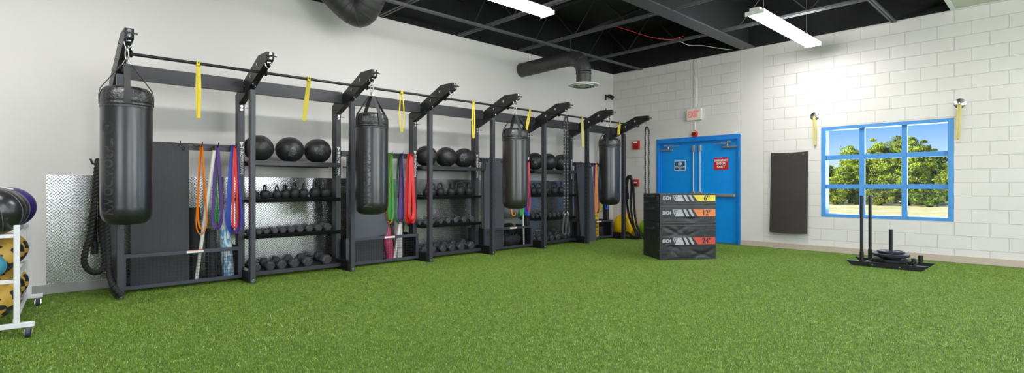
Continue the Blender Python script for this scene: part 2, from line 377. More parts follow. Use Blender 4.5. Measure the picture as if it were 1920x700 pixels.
ORD = ['first', 'second', 'third', 'fourth', 'fifth', 'sixth', 'seventh', 'eighth', 'ninth', 'tenth']
WALLX = -7.53; BACKY = 10.42; H = 3.87; DECK = 4.75; RX = 5.2; FY = -5.0
def ax3(X, Y, Z, T): # matrix from column vectors and translation
    return Matrix(((X[0], Y[0], Z[0], T[0]), (X[1], Y[1], Z[1], T[1]), (X[2], Y[2], Z[2], T[2]), (0, 0, 0, 1)))
def on_back(x, y, z): return ax3((1, 0, 0), (0, 0, 1), (0, -1, 0), (x, y, z))   # text lying on a surface facing -Y
def on_front(x, y, z): return ax3((0, 1, 0), (0, 0, 1), (1, 0, 0), (x, y, z))   # text lying on a surface facing +X

# ================================================================== SETTING
struct(MB().box(WALLX - .2, RX + .2, FY - .2, BACKY + .3, -.12, 0).build('floor', 'turf', smooth=0))
struct(MB().box(WALLX - .2, WALLX, FY - .2, BACKY + .3, 0, H).build('wall_left', 'wallpaint', smooth=0))
struct(MB().box(WALLX - .2, WALLX, FY - .2, BACKY + .3, H, DECK).build('wall_left_upper', 'ceil', smooth=0))
# turf pile: one tile of blades laid out over the whole floor
rs_ = random.Random(9); b = MB(); TS = .5
for k in range(5200):
    x = rs_.uniform(-TS / 2, TS / 2); y = rs_.uniform(-TS / 2, TS / 2); h = rs_.uniform(.007, .014); a = rs_.uniform(0, 2 * PI); l = rs_.uniform(.002, .012); wd = rs_.uniform(.0007, .0013)
    ca, sa = math.cos(a), math.sin(a); t = rs_.uniform(-.9, .9); px_, py_ = math.cos(a + PI / 2 + t) * wd, math.sin(a + PI / 2 + t) * wd
    b.raw([(x - px_, y - py_, 0), (x + px_, y + py_, 0), (x + ca * l * .4 + px_, y + sa * l * .4 + py_, h * .65), (x + ca * l * .4 - px_, y + sa * l * .4 - py_, h * .65), (x + ca * l, y + sa * l, h)], [(0, 1, 2, 3), (3, 2, 4)])
me = bpy.data.meshes.new('turf_pile'); me.from_pydata(b.v, [], b.f); me.materials.append(M['blade']); pile = bpy.data.objects.new('turf_pile', me); C.objects.link(pile)
tag(pile, 'short green artificial turf pile covering the whole gym floor', 'artificial turf'); pile['kind'] = 'stuff'
NXT = int((RX - WALLX) / TS); NYT = int((BACKY - FY) / TS); pile.location = ((WALLX + RX) / 2, (BACKY + FY) / 2, 0)
ng = bpy.data.node_groups.new('lay_turf', 'GeometryNodeTree'); ng.interface.new_socket('Geometry', in_out='INPUT', socket_type='NodeSocketGeometry'); ng.interface.new_socket('Geometry', in_out='OUTPUT', socket_type='NodeSocketGeometry')
N_ = ng.nodes.new; gi = N_('NodeGroupInput'); go_ = N_('NodeGroupOutput'); gr = N_('GeometryNodeMeshGrid'); gr.inputs['Size X'].default_value = TS * (NXT - 1); gr.inputs['Size Y'].default_value = TS * (NYT - 1); gr.inputs['Vertices X'].default_value = NXT; gr.inputs['Vertices Y'].default_value = NYT
ip = N_('GeometryNodeInstanceOnPoints'); rv = N_('FunctionNodeRandomValue'); rv.data_type = 'INT'; rv.inputs[4].default_value = 0; rv.inputs[5].default_value = 3
ml = N_('ShaderNodeMath'); ml.operation = 'MULTIPLY'; ml.inputs[1].default_value = PI / 2; cx_ = N_('ShaderNodeCombineXYZ')
ng.links.new(gr.outputs[0], ip.inputs['Points']); ng.links.new(gi.outputs[0], ip.inputs['Instance']); ng.links.new(rv.outputs[2], ml.inputs[0]); ng.links.new(ml.outputs[0], cx_.inputs[2]); ng.links.new(cx_.outputs[0], ip.inputs['Rotation']); ng.links.new(ip.outputs[0], go_.inputs[0])
pile.modifiers.new('lay', 'NODES').node_group = ng
# back wall with its openings
def wall_y(name, y0, y1, xs, zs, holes, m):
    b = MB()
    xs = sorted(set(xs + [h[0] for h in holes] + [h[1] for h in holes])); zs = sorted(set(zs + [h[2] for h in holes] + [h[3] for h in holes]))
    for i in range(len(xs) - 1):
        for j in range(len(zs) - 1):
            cx = (xs[i] + xs[i + 1]) / 2; cz = (zs[j] + zs[j + 1]) / 2
            if not any(h[0] < cx < h[1] and h[2] < cz < h[3] for h in holes): b.box(xs[i], xs[i + 1], y0, y1, zs[j], zs[j + 1])
    return struct(b.build(name, m, smooth=0))
W1 = (-3.025, -1.2, .62, 2.215); W2 = (1.0, 3.9, .62, 2.215)
wall_y('wall_back', BACKY, BACKY + .22, [WALLX, RX], [0, H], [W1, W2, (-6.34, -4.455, 0, 2.215)], 'blocks')
struct(MB().box(WALLX, RX, BACKY, BACKY + .22, H, DECK).build('wall_back_upper', 'ceil', smooth=0))
struct(MB().box(WALLX - .2, RX + .2, FY - .2, BACKY + .3, DECK, DECK + .1).build('ceiling', 'ceil', smooth=0))
wall_y('wall_rear', FY - .2, FY, [WALLX, RX], [0, DECK], [(-.4, 4.8, 1.0, 3.0)], 'wallpaint_in')
b = MB()
for x in (-.4, 1.3, 3.02, 4.74): b.box(x, x + .06, FY - .13, FY - .06, 1.0, 3.0)
for z in (1.0, 2.94): b.box(-.34, 4.74, FY - .128, FY - .062, z, z + .06)
struct(b.build('window_5', 'win_blue', smooth=0))  # unseen window frame, added as the opening for the rear fill
# right-hand wall (behind the camera's right) with two tall window openings
b = MB()
for y0, y1 in ((FY, -.2), (3.2, 4.9), (8.3, BACKY)): b.box(RX, RX + .2, y0, y1, 0, H)
for y0, y1 in ((-.2, 3.2), (4.9, 8.3)): b.box(RX, RX + .2, y0, y1, 0, .8); b.box(RX, RX + .2, y0, y1, 3.0, H)
struct(b.build('wall_right', 'wallpaint_in', smooth=0))
struct(MB().box(RX, RX + .2, FY, BACKY, H, DECK).build('wall_right_upper', 'ceil', smooth=0))
struct(MB().box(WALLX, WALLX + .012, FY, BACKY, 0, .1).build('baseboard_left', 'base_grey', smooth=0))
b = MB().box(-4.455, RX, BACKY - .012, BACKY, 0, .1); b.box(WALLX, -6.34, BACKY - .012, BACKY, 0, .1)
struct(b.build('baseboard_back', 'base_tan', smooth=0))
# outdoors
struct(MB().raw([(-120, BACKY + .25, -.1), (120, BACKY + .25, -.1), (120, 200, -.1), (-120, 200, -.1)], [(0, 1, 2, 3)]).build('ground_outside', 'field', smooth=0))

# ---- window_1 (3 x 3 panes)
def window(n, W, cols, rows, blueframe='win_blue'):
    x0, x1, z0, z1 = W; ya, yb = BACKY + .055, BACKY + .115
    fr = MB(); yo = BACKY + .004
    fr.box(x0, x0 + .07, yo, BACKY + .2, z0, z1); fr.box(x1 - .07, x1, yo, BACKY + .2, z0, z1)
    fr.box(x0 + .07, x1 - .07, yo, BACKY + .2, z0, z0 + .055); fr.box(x0 + .07, x1 - .07, yo, BACKY + .2, z1 - .055, z1)
    o = struct(fr.build('window_%d' % n, blueframe, bevel=.003, smooth=0))
    mb = MB()
    for a, b_ in cols: mb.box(a, b_, ya, yb, z0 + .055, z1 - .055)
    for a, b_ in rows:
        edges = [x0 + .07] + [v for c in cols for v in c] + [x1 - .07]
        for k in range(0, len(edges), 2): mb.box(edges[k], edges[k + 1], ya, yb, a, b_)
    mb.build('mullion', blueframe, o, bevel=.003, smooth=0)
    MB().box(x0 + .05, x1 - .05, BACKY + .08, BACKY + .086, z0 + .05, z1 - .05).build('window_glass', 'glass', o, smooth=0)
    return o
window(1, W1, [(-2.455, -2.377), (-1.863, -1.789)], [(1.122, 1.197), (1.634, 1.712)])
window(2, W2, [(1.93, 2.0), (2.9, 2.97)], [(1.122, 1.197), (1.634, 1.712)])
for i, (y0, y1) in enumerate(((-.2, 3.2), (4.9, 8.3))):
    fr = MB(); x0, x1 = RX + .05, RX + .13
    for a in (y0, y0 + 1.11, y0 + 2.22, y1 - .07): fr.box(x0, x1, a, a + .07, .8, 3.0)
    for a in (.8, 1.9, 2.93): fr.box(x0 + .005, x1 - .005, y0, y1, a, a + .07)
    struct(fr.build('window_%d' % (3 + i), 'win_blue', smooth=0))

# ---- door_1 (double blue door)
DX0, DX1, DT = -6.34, -4.455, 2.215
fr = MB(); yf = BACKY - .012
fr.prism([(DX0, 0), (DX0, DT), (DX1, DT), (DX1, 0), (DX1 - .055, 0), (DX1 - .055, DT - .10), (DX0 + .055, DT - .10), (DX0 + .055, 0)], 'y', yf, BACKY + .14)
door = struct(fr.build('door_1', 'blue_frame', bevel=.003, smooth=0))
st = MB().prism([(DX0 + .055, 0), (DX0 + .055, DT - .1), (DX1 - .055, DT - .1), (DX1 - .055, 0), (DX1 - .09, 0), (DX1 - .09, DT - .13), (DX0 + .09, DT - .13), (DX0 + .09, 0)], 'y', BACKY + .03, BACKY + .06)
st.build('door_stop', 'blue_frame', door, smooth=0)
mid = (DX0 + DX1) / 2
for s_, (a, b_) in enumerate(((DX0 + .058, mid - .003), (mid + .003, DX1 - .058))):
    lf = MB().box(a, b_, BACKY + .06, BACKY + .105, .01, DT - .105).build('door_leaf', 'blue_paint', door, bevel=.002, smooth=0)
    yy = BACKY + .06
    xr = mid - .075 if s_ == 0 else mid + .075
    rod = MB().cyl((xr, yy - .035, 1.06), (xr, yy - .035, 1.94), .011, n=12)
    rod.cyl((xr, yy - .035, .12), (xr, yy - .035, .9), .011, n=12); rod.build('latch_rod', 'conduit', lf)
    MB().box(xr - .028, xr + .028, yy - .055, yy, 1.90, 2.04).build('top_latch', 'alu', lf, bevel=.006)
    hb = MB().prism([(xr - .055, .9), (xr - .04, 1.06), (xr + .04, 1.06), (xr + .055, .9)], 'y', yy - .07, yy); hb.build('latch_case', 'alu', lf, bevel=.008)
    e0 = a + .06 if s_ == 0 else xr + .06; e1 = xr - .06 if s_ == 0 else b_ - .06
    pb = MB().box(e0, e1, yy - .04, yy, .94, 1.01); pb.build('push_bar', 'alu', lf, bevel=.006)
    MB().box(e0 + .12, e1 - .02, yy - .065, yy - .041, .955, .998).build('push_pad', 'alu', lf, bevel=.004)
    # closer
    hx = a + .17 if s_ == 0 else b_ - .17
    sg = 1 if s_ == 0 else -1
    cl = MB().cyl((hx - .15, yy - .035, 1.965), (hx + .15, yy - .035, 1.965), .024, n=14); cl.cyl((hx + sg * .05, yy - .035, 1.95), (hx + sg * .05, yy - .035, 2.035), .02, n=12)
    cl.build('door_closer', 'alu', lf)
    ar = MB().bar((hx + sg * .05, yy - .035, 2.03), (hx + sg * .33, yy - .06, 2.04), .02, .01); ar.bar((hx + sg * .33, yy - .06, 2.045), (hx + sg * .02, yy - .09, 2.055), .02, .01)
    ar.box(hx - .03, hx + .03, yy - .1, yy - .03, 2.045, 2.08); ar.build('closer_arm', 'alu', lf)
sb = tag(MB().box(-5.93, -5.665, BACKY + .052, BACKY + .0595, 1.505, 1.725).build('door_sign', 'sign_white'), 'blue door sign with white border and a round white emblem', 'sign')
MB().box(-5.915, -5.68, BACKY + .049, BACKY + .0515, 1.52, 1.71).build('panel', 'blue_sign', sb)
g = MB().cyl((-5.797, BACKY + .0485, 1.655), (-5.797, BACKY + .0465, 1.655), .042, n=24).build('emblem', 'sign_white', sb)
MB().box(-5.803, -5.78, BACKY + .0445, BACKY + .046, 1.62, 1.69).build('emblem_stripe', 'blue_sign', g)
for k, tx in enumerate(('KEEP DOOR CLOSED', 'AUTHORIZED USE', 'ONLY')): text_mb(tx, .026, .001, .02, mx=on_back(-5.797, BACKY + .0475, 1.592 - .025 * k)).build('lettering', 'sign_white', sb, smooth=0)
rs = tag(MB().box(-5.03, -4.73, BACKY + .053, BACKY + .0595, 1.505, 1.755).build('door_sign', 'red_sign'), 'red sign with white words EMERGENCY DOOR ONLY on the right door', 'sign')
for k, (tx, zz) in enumerate((('EMERGENCY', 1.695), ('DOOR', 1.63), ('ONLY', 1.565))): text_mb(tx, .058 if k == 0 else .062, .001, .04, mx=on_back(-4.88, BACKY + .0515, zz) @ Matrix.Diagonal((.84 if k == 0 else 1, 1, 1, 1))).build('lettering', 'sign_white', rs, smooth=0)

# ---- fire alarm devices, exit sign, conduit
ex = thing('exit_sign', 'lit EXIT sign with red letters above the blue double door', 'exit sign', (-5.42, BACKY, 2.68))
MB().box(-.165, .165, -.07, 0, -.12, .125).build('housing', 'housing', ex, bevel=.01)
MB().box(-.13, .13, -.074, -.071, -.09, .095).build('face_panel', 'exit_face', ex)
text_mb('EXIT', .19, .003, .035, mx=on_back(0, -.0765, 0) @ Matrix.Diagonal((.62, 1, 1, 1))).build('lettering', 'exit_glow', ex, smooth=0)
b = MB().cyl((-5.42, BACKY - .0125, 2.83), (-5.42, BACKY - .0125, 3.86), .011, n=10); b.cyl((-5.42, BACKY - .0125, 2.35), (-5.42, BACKY - .0125, 2.55), .011, n=10); b.cyl((-5.385, BACKY - .0125, 2.83), (-5.385, BACKY - .0125, 3.86), .008, n=10)
tag(b.build('conduit', 'conduit'), 'thin painted conduit running up the wall above the exit sign', 'conduit')
al = thing('fire_horn', 'round red fire alarm horn between exit sign and door frame', 'fire alarm', (-5.42, BACKY, 2.275))
MB().cyl((0, 0, 0), (0, -.045, 0), .072, .062, n=10).build('body', 'red', al, bevel=.004); MB().cyl((0, -.046, 0), (0, -.056, 0), .034, n=14).build('speaker_dome', mat('dark red grille', (120, 20, 16), .4), al)
MB().box(-.035, .035, -.052, -.047, .038, .055).build('label_strip', 'sign_white', al)
al = thing('fire_strobe', 'red fire alarm strobe, the higher of two red boxes left of door', 'fire alarm', (-6.86, BACKY, 2.12))
MB().box(-.09, .09, -.05, 0, -.1, .1).build('body', 'red', al, bevel=.008); MB().box(-.06, .05, -.062, -.051, .045, .085).build('strobe_lens', 'sign_white', al, bevel=.004)
MB().box(-.03, .06, -.056, -.051, -.07, .0).build('speaker_grille', mat('strobe grille', (150, 24, 20), .4), al)
al = thing('fire_pull_station', 'red fire pull station, the lower of two red boxes left of door', 'fire alarm', (-6.865, BACKY, 1.245))
MB().box(-.075, .075, -.05, 0, -.08, .08).build('body', 'red', al, bevel=.008); MB().box(-.05, .05, -.066, -.051, -.01, .022).build('pull_handle', 'sign_white', al, bevel=.004)
MB().box(-.03, .03, -.056, -.051, -.06, -.025).build('window_slot', 'black_plastic', al)
# wall camera in the corner
cm = thing('wall_camera', 'small black camera on the white wall near the corner', 'camera', (WALLX, 10.12, 3.28))
MB().box(0, .012, -.03, .03, -.07, .07).build('wall_plate', 'black_plastic', cm, bevel=.004)
b = MB().cyl((.01, 0, .02), (.07, 0, .03), .012); b.sphere((.09, .02, .03), .03, 14); b.build('ball_joint', 'black_plastic', cm)
MB().cyl((.08, .0, .035), (.17, .09, -.035), .04, .05, n=18).build('body', 'black_plastic', cm, bevel=.006)
MB().tube([(.012, 0, -.06), (.02, .004, -.13), (.016, 0, -.2), (.02, -.004, -.26)], .003, 6).build('cord', 'conduit', cm)
MB().cyl((.02, -.004, -.26), (.02, -.004, -.30), .01, n=10).build('plug', 'black_plastic', cm)

# ================================================================== CEILING
def joist(y, x0, x1):
    o = thing('bar_joist', '', 'joist', (0, y, H), 0, 'open web steel joists across the ceiling')
    b = MB()
    for s_ in (-1, 1): b.box(x0, x1, s_ * .03 - .016, s_ * .03 + .016, 0, .035)
    b.build('bottom_chord', 'joist', o, smooth=0)
    b = MB()
    for s_ in (-1, 1): b.box(x0, x1, s_ * .03 - .016, s_ * .03 + .016, .62, .65)
    b.build('top_chord', 'joist_web', o, smooth=0)
    b = MB(); x = x0 + .3; up = True
    while x < x1 - .6:
        b.cyl((x, 0, .02 if up else .63), (x + .55, 0, .63 if up else .02), .011, n=8); x += .55; up = not up
    b.build('web_bars', 'joist_web', o)
    return o
JY = [2.2, 4.18, 5.77, 7.29, 8.95]
JL = ['steel joist nearest the camera', 'steel joist just beyond the big duct', 'steel joist crossing by the left light', 'steel joist above the duct with the white diffuser', 'steel joist nearest the block wall']
for y, l in zip(JY, JL):
    joist(y, WALLX + .01, -4.435)['label'] = l + ', left of the wide beam'
    joist(y, -4.165, RX - .01 if y < 6 else -1.25)['label'] = l + ', right of the wide beam'
def bridging(x, lab):
    b = MB().box(x - .035, x - .006, 2.0, BACKY - .02, H - .032, H - .002); b.box(x + .006, x + .035, 2.0, BACKY - .02, H - .032, H - .002)
    b.box(x - .006, x + .006, 2.0, BACKY - .02, H - .006, H - .002)
    o = tag(b.build('ceiling_strut', 'joist', smooth=0), lab, 'strut', 'struts under the joists'); return o
bridging(-6.73, 'thin double steel strut parallel to the white wall under the joists')
bridging(-1.95, 'thin double steel strut right of the second light fixture')['label'] = 'thin double steel strut at the right under the joists'
b = MB().box(-4.43, -4.17, FY + .02, BACKY - .01, H - .005, H + .015); bmo = tag(b.build('steel_beam', 'joist', smooth=0), 'wide dark grey steel beam running to the block wall', 'beam')
b = MB(); b.box(-4.31, -4.29, FY + .02, BACKY - .01, H + .0152, DECK - .1); b.box(-4.43, -4.17, FY + .02, BACKY - .01, DECK - .1, DECK - .03); b.build('beam_web', 'joist_web', bmo, smooth=0)
tag(MB().bar((-5.9, 7.42, H + .08), (-5.0, 8.7, DECK - .05), .04, .04).build('brace_rod', 'joist_web', smooth=0), 'slanted dark brace rising from the joist by the diffuser', 'brace')
tag(MB().bar((-3.2, 7.42, H + .08), (-4.05, 8.7, DECK - .12), .04, .04).build('brace_rod', 'joist', smooth=0), 'slanted grey brace between the wide beam and the right light', 'brace')
# sheathing board soffit at the right
so = tag(MB().box(-1.19, RX - .02, 6.0, BACKY - .01, H + .003, H + .03).build('ceiling_board', 'roofwhite', smooth=0), 'pale board panel on the ceiling at the top right corner', 'ceiling panel')
b = MB().box(-1.235, -1.175, 6.0, BACKY - .01, H - .006, H + .002); b.box(-1.175, RX - .02, BACKY - .03, BACKY - .005, H - .006, H + .002); b.build('edge_trim', 'white_paint', so, smooth=0)
# deck ribs
for k, x in enumerate((-3.3, -2.55, -1.7)):
    b = MB().box(x - .05, x + .05, 6.4, BACKY - .02, DECK - .09, DECK - .005) if k != 1 else MB().cyl((x, 6.4, DECK - .06), (x, BACKY - .02, DECK - .06), .025, n=12)
    tag(b.build('deck_pipe' if k == 1 else 'deck_rib', 'joist', smooth=40 if k == 1 else 0), ['dark flat steel rib on the deck just past the second light', 'thin grey pipe under the deck between two ribs', 'dark flat steel rib on the deck near the board panel'][k], 'pipe' if k == 1 else 'rib')
b = MB().cyl((-2.3, 6.1, 4.1), (-2.3, 8.15, 4.1), .045, n=14); b.torus((-2.3, 8.1, 4.1), .05, .012, 'y')
tag(b.build('sprinkler_pipe', 'joist'), 'grey pipe end pointing at the block wall above second light', 'pipe')
def wire(pts, mk, lab): tag(MB().tube(smoothpath(pts, 10), .004, 6).build('loose_wire', mk), lab, 'wire')
# ---- LED fixtures
def make_led():
    o = thing('led_light', '', 'light fixture', (0, 0, 0), 0, 'long ceiling led fixtures')
    b = MB().box(-.07, .07, -1.22, 1.22, .055, .10); b.box(-.13, .13, -1.225, -1.205, 0, .06); b.box(-.13, .13, 1.205, 1.225, 0, .06); b.build('housing', 'diffuser', o, bevel=.004, smooth=0)
    MB().prism([(-.13, .05), (-.10, .012), (.0, 0), (.10, .012), (.13, .05)], 'y', -1.204, 1.204).build('led_lens', 'led', o)
    for y in (-.9, .9):
        b = MB().cyl((0, y, .10), (0, y, .9), .005, n=6); b.box(-.05, .05, y - .02, y + .02, .10, .115); b.build('hanger', 'joist', o)
    return o
led = make_led(); led.location = (-5.03, 4.2, 3.56); led['label'] = 'glowing white ceiling light above the middle of the room, left one'
dup(led, (-3.0, 8.68, 3.56), label='glowing white ceiling light close to the block wall, right one')
for i, (x, y) in enumerate(((-5.03, -.4), (-1.6, 3.4), (1.2, 7.6), (1.2, 2.6), (-1.6, -1.2), (3.6, 5.0))):  # unseen fixtures, guessed positions, added to light the room
    dup(led, (x, y, 3.56), label='long white ceiling light outside the photo, %s of those added to light the room' % ORD[i])

# ---- ducts
def ribbed(pts, r, step, seam=.006):
    """duct along a smooth path with raised seams"""
    out = []; rr = []
    L = 0; P = [Vector(p) for p in pts]
    for i, p in enumerate(P):
        if i: L += (p - P[i - 1]).length
        out.append(p); ph = L % step; rr.append(r + (seam if ph < .012 else 0))
    return out, rr
def smoothpath(ctrl, n=12):
    P = [Vector(p) for p in ctrl]; P = [P[0] * 2 - P[1]] + P + [P[-1] * 2 - P[-2]]; out = []
    for i in range(1, len(P) - 2):
        for k in range(n):
            t = k / n; a, b_, c, d = P[i - 1:i + 3]
            out.append(.5 * ((2 * b_) + (c - a) * t + (2 * a - 5 * b_ + 4 * c - d) * t * t + (3 * b_ - a - 3 * c + d) * t ** 3))
    out.append(P[-2]); return out
wire([(-5.35, 7.33, 3.93), (-5.2, 7.7, 3.86), (-5.0, 8.1, 3.78), (-4.88, 8.5, 3.80), (-4.8, 8.8, 3.9)], 'redwire', 'loose red wire drooping between two ceiling joists')
wire([(-4.95, 8.93, 3.86), (-4.9, 9.2, 3.83), (-4.8, 9.5, 3.86), (-4.7, 10.0, 3.88), (-4.6, 10.4, 3.9)], 'conduit', 'loose pale wire drooping toward the block wall')
du = thing('air_duct', 'dark round duct elbow ending in a white round ceiling diffuser', 'duct', (-5.94, 7.34, 3.0))
ctrl = [(WALLX + 5.94 + .005, 0, .5), (-1.2, 0, .5), (-.9, 0, .505), (-.5, 0, .51), (-.28, 0, .5), (-.12, 0, .44), (-.02, 0, .32), (0, 0, .2)]
pp, rr = ribbed(smoothpath(ctrl, 60), .138, .22, .004)
MB().tube(pp, rr, 32).build('duct_body', 'duct', du, smooth=35)
b = MB().lathe([(.141, .2), (.141, .17), (.132, .165), (.132, .02), (.12, .02)], 28); b.build('drop_collar', 'duct', du)
MB().lathe([(.13, .025), (.24, .0), (.278, -.018), (.272, -.032), (.2, -.038), (.2, -.046), (.11, -.05), (0, -.051)], 40).build('diffuser', 'diffuser', du)
b = MB()
for rr_ in (.13, .175): b.torus((0, 0, -.046), rr_, .008, n=36)
b.build('diffuser_slot', 'black_plastic', du)
for x in (-1.3, -.3): MB().cyl((x, 0, .6), (x, 0, .87), .006, n=8).build('hanger', 'joist_web', du)
dw = thing('air_duct', 'big dark ribbed duct elbow cut off by the top edge of the photo', 'duct', (-6.9, 3.47, 3.61))
ctrl = [(-.2, -.76, .62), (-.15, -.55, .45), (-.09, -.32, .26), (-.03, -.1, .07), (.04, .02, .01), (.13, .07, .08), (.22, .11, .24), (.29, .15, .46), (.33, .17, .75)]
pp, rr = ribbed(smoothpath(ctrl, 40), .2, .085, .006)
MB().tube(pp, rr, 40).build('duct_body', 'duct', dw, smooth=30)

# ================================================================== THE LONG RACK
FRM = [.745 + 1.27 * i for i in range(8)]
rack = thing('storage_rack', 'long charcoal steel training rack with eight uprights along the white wall', 'rack', (-6.68, 0, 0))
OX = -6.68
def P(o): o.parent = rack; return o
def X(v): return v - OX
arm_poly = [(-7.22, 2.255), (-7.17, 2.335), (-6.93, 2.465), (-6.36, 2.66), (-6.06, 2.652), (-6.06, 2.558), (-6.34, 2.462), (-6.72, 2.318), (-7.085, 2.20), (-7.085, 2.255)]
# straighten the back part of the outline so that it rises evenly from the rear post
arm_poly = [(-7.22, 2.24), (-7.22, 2.315), (-6.35, 2.66), (-6.06, 2.655), (-6.06, 2.557), (-6.34, 2.462), (-7.085, 2.185), (-7.085, 2.24)]
rp0 = MB().box(X(-7.22), X(-7.09), -.037, .037, 0, 2.238).build('rear_post', 'steel', rack, bevel=.004, smooth=0)
fp0 = MB().box(-.04, .036, -.03, .03, .0, 2.315).build('front_post', 'post_f', rack, bevel=.004, smooth=0)
ft0 = MB().box(X(-7.0895), -.041, -.037, .037, 0, .145).build('base_foot', 'steel_dk', rack, bevel=.004, smooth=0)
ar0 = MB().prism([(X(a), z) for a, z in arm_poly], 'y', -.0375, .0375).build('overhead_arm', 'steel_dk', rack, bevel=.004, smooth=0)
def bolt(mb, p, d, r=.014):
    p = Vector(p); d = Vector(d); mb.cyl(p, p + d * .006, r, n=14); mb.cyl(p + d * .006, p + d * .014, r * .62, n=6)
for x, z, rr_ in ((-6.60, 2.46, .018), (-6.88, 2.385, .018), (-6.36, 2.56, .02)):
    for sg in (-1, 1):
        bm_ = MB(); bolt(bm_, (X(x), sg * .0375, z), (0, sg, 0), rr_); bm_.build('bolt', 'chrome', ar0)
for x, y, z in ((-6.58, -.018, 2.355), (-6.62, .014, 2.340)): MB().cyl((X(x), y, z + .018), (X(x) + .006, y, z), .014, n=12).build('bolt', 'chrome', ar0)
bm_ = MB().box(X(-6.06), X(-6.052), -.036, .036, 2.56, 2.652); ep0 = bm_.build('end_plate', 'steel_dk', ar0, bevel=.002, smooth=0)
bm_ = MB(); bolt(bm_, (X(-6.052), 0, 2.63), (1, 0, 0), .016); bolt(bm_, (X(-6.052), 0, 2.585), (1, 0, 0), .016); eb0 = bm_.build('end_bolt', 'chrome', ar0)
bm_ = MB().bar((X(-6.035), -.055, 2.61), (X(-6.02), .06, 2.60), .008, .012); bm_.bar((X(-6.052), 0, 2.605), (X(-5.98), .01, 2.60), .012, .012); tn0 = bm_.build('locking_tab', 'black_plastic', ar0)
bm_ = MB().box(X(-6.17), X(-6.09), -.02, .02, 2.538, 2.552)
bm_.tube([(X(-6.13) + .0, .03 * math.cos(t), 2.535 - .05 * math.sin(t)) for t in [PI * k / 10 for k in range(11)]], .006, 8); sh0 = bm_.build('hanging_shackle', 'chrome', ar0)
bm_ = MB(); bolt(bm_, (.036, 0, .035), (1, 0, 0), .022); fb0 = bm_.build('foot_bolt', 'chrome', fp0)
bm_ = MB(); bolt(bm_, (X(-7.09), 0, 2.165), (1, 0, 0), .016); bolt(bm_, (X(-7.09), 0, 2.125), (1, 0, 0), .016); rb0 = bm_.build('post_bolt', 'chrome', rp0)
rt0 = MB().bar((X(-7.075), -.02, 2.145), (X(-7.03), .06, 2.14), .008, .008).build('locking_tab', 'black_plastic', rp0)
bm_ = MB(); bm_.raw([(0, -.022, 1.705), (0, .022, 1.705), (0, 0, 1.655)], [(0, 1, 2)]); 
tri = MB().prism([(-.026, 1.72), (.026, 1.72), (.012, 1.69), (0, 1.655), (-.012, 1.69)], 'x', X(-7.09), X(-7.0885)); emb0 = tri.build('emblem', 'white_print', rp0, smooth=0)
txt = text_mb('THROWDOWN', .055, .0015, .03, mx=ax3((0, 0, -1), (0, 1, 0), (1, 0, 0), (X(-7.0888), 0, 1.488)) @ Matrix.Diagonal((.88, .9, 1, 1))); lt0 = txt.build('lettering', 'white_print', rp0, smooth=0)
cl0 = MB().torus((X(-6.35), .05, 2.473), .027, .012, 'y').build('bar_collar', 'steel_dk', ar0)
def cp(o, par, y=0):
    c = o.copy(); C.objects.link(c); c.parent = par; c.location = (o.location[0], o.location[1] + y, o.location[2])
    for ch in o.children: cp(ch, c, 0)
    return c
protos = [rp0, fp0, ft0, ar0]
for i in range(1, 8):
    for o in protos: cp(o, rack, FRM[i])
for o in protos: o.location[1] += FRM[0]
# cross beams, pull-up bars between the arms
for i in range(7):
    a, b_ = FRM[i] + .0375, FRM[i + 1] - .0375
    MB().box(X(-6.96), X(-6.885), a, b_, 2.312, 2.468).build('cross_beam', 'steel', rack, bevel=.003, smooth=0)
    MB().cyl((X(-6.35), a, 2.472), (X(-6.35), b_, 2.472), .0165, n=16).build('pull_up_bar', 'steel_dk', rack)
# shelving bays 1, 3, 5
def shelf(y0, y1, zt, kind):
    b = MB()
    if kind == 'top':
        b.box(X(-6.93), X(-6.975), y0, y1, zt - .06, zt); b.box(X(-7.37), X(-7.32), y0, y1, zt - .06, zt)
        b.box(X(-7.3195), X(-6.9755), y0, y1, zt - .02, zt - .005)
    elif kind == 'mid':
        b.prism([(X(-6.92), zt - .004), (X(-6.93), zt), (X(-6.955), zt - .006), (X(-7.36), zt - .006), (X(-7.37), zt + .01), (X(-7.38), zt + .01), (X(-7.37), zt - .045), (X(-6.95), zt - .052)], 'y', y0, y1)
    else:
        b.box(X(-6.935), X(-6.972), y0, y1, .045, .095); b.box(X(-7.37), X(-7.33), y0, y1, .045, .16)
        b.prism([(X(-7.3295), .12), (X(-6.9755), .075), (X(-6.9755), .06), (X(-7.3295), .105)], 'y', y0, y1)
    return b.build('shelf', 'steel' if kind != 'mid' else 'steel_dk', rack, bevel=.002, smooth=0)
for i in (1, 3, 5):
    y0, y1 = FRM[i] + .0375, FRM[i + 1] - .0375
    ky = y0 - .0
    for kind, z in (('top', 1.487), ('mid', 1.008), ('mid', .555), ('bottom', 0)):
        shelf(ky, y1, z, kind)
    MB().cyl((X(-7.30), y0, 1.47), (X(-7.30), y1, 1.47), .01).build('shelf_rail', 'steel_dk', rack)
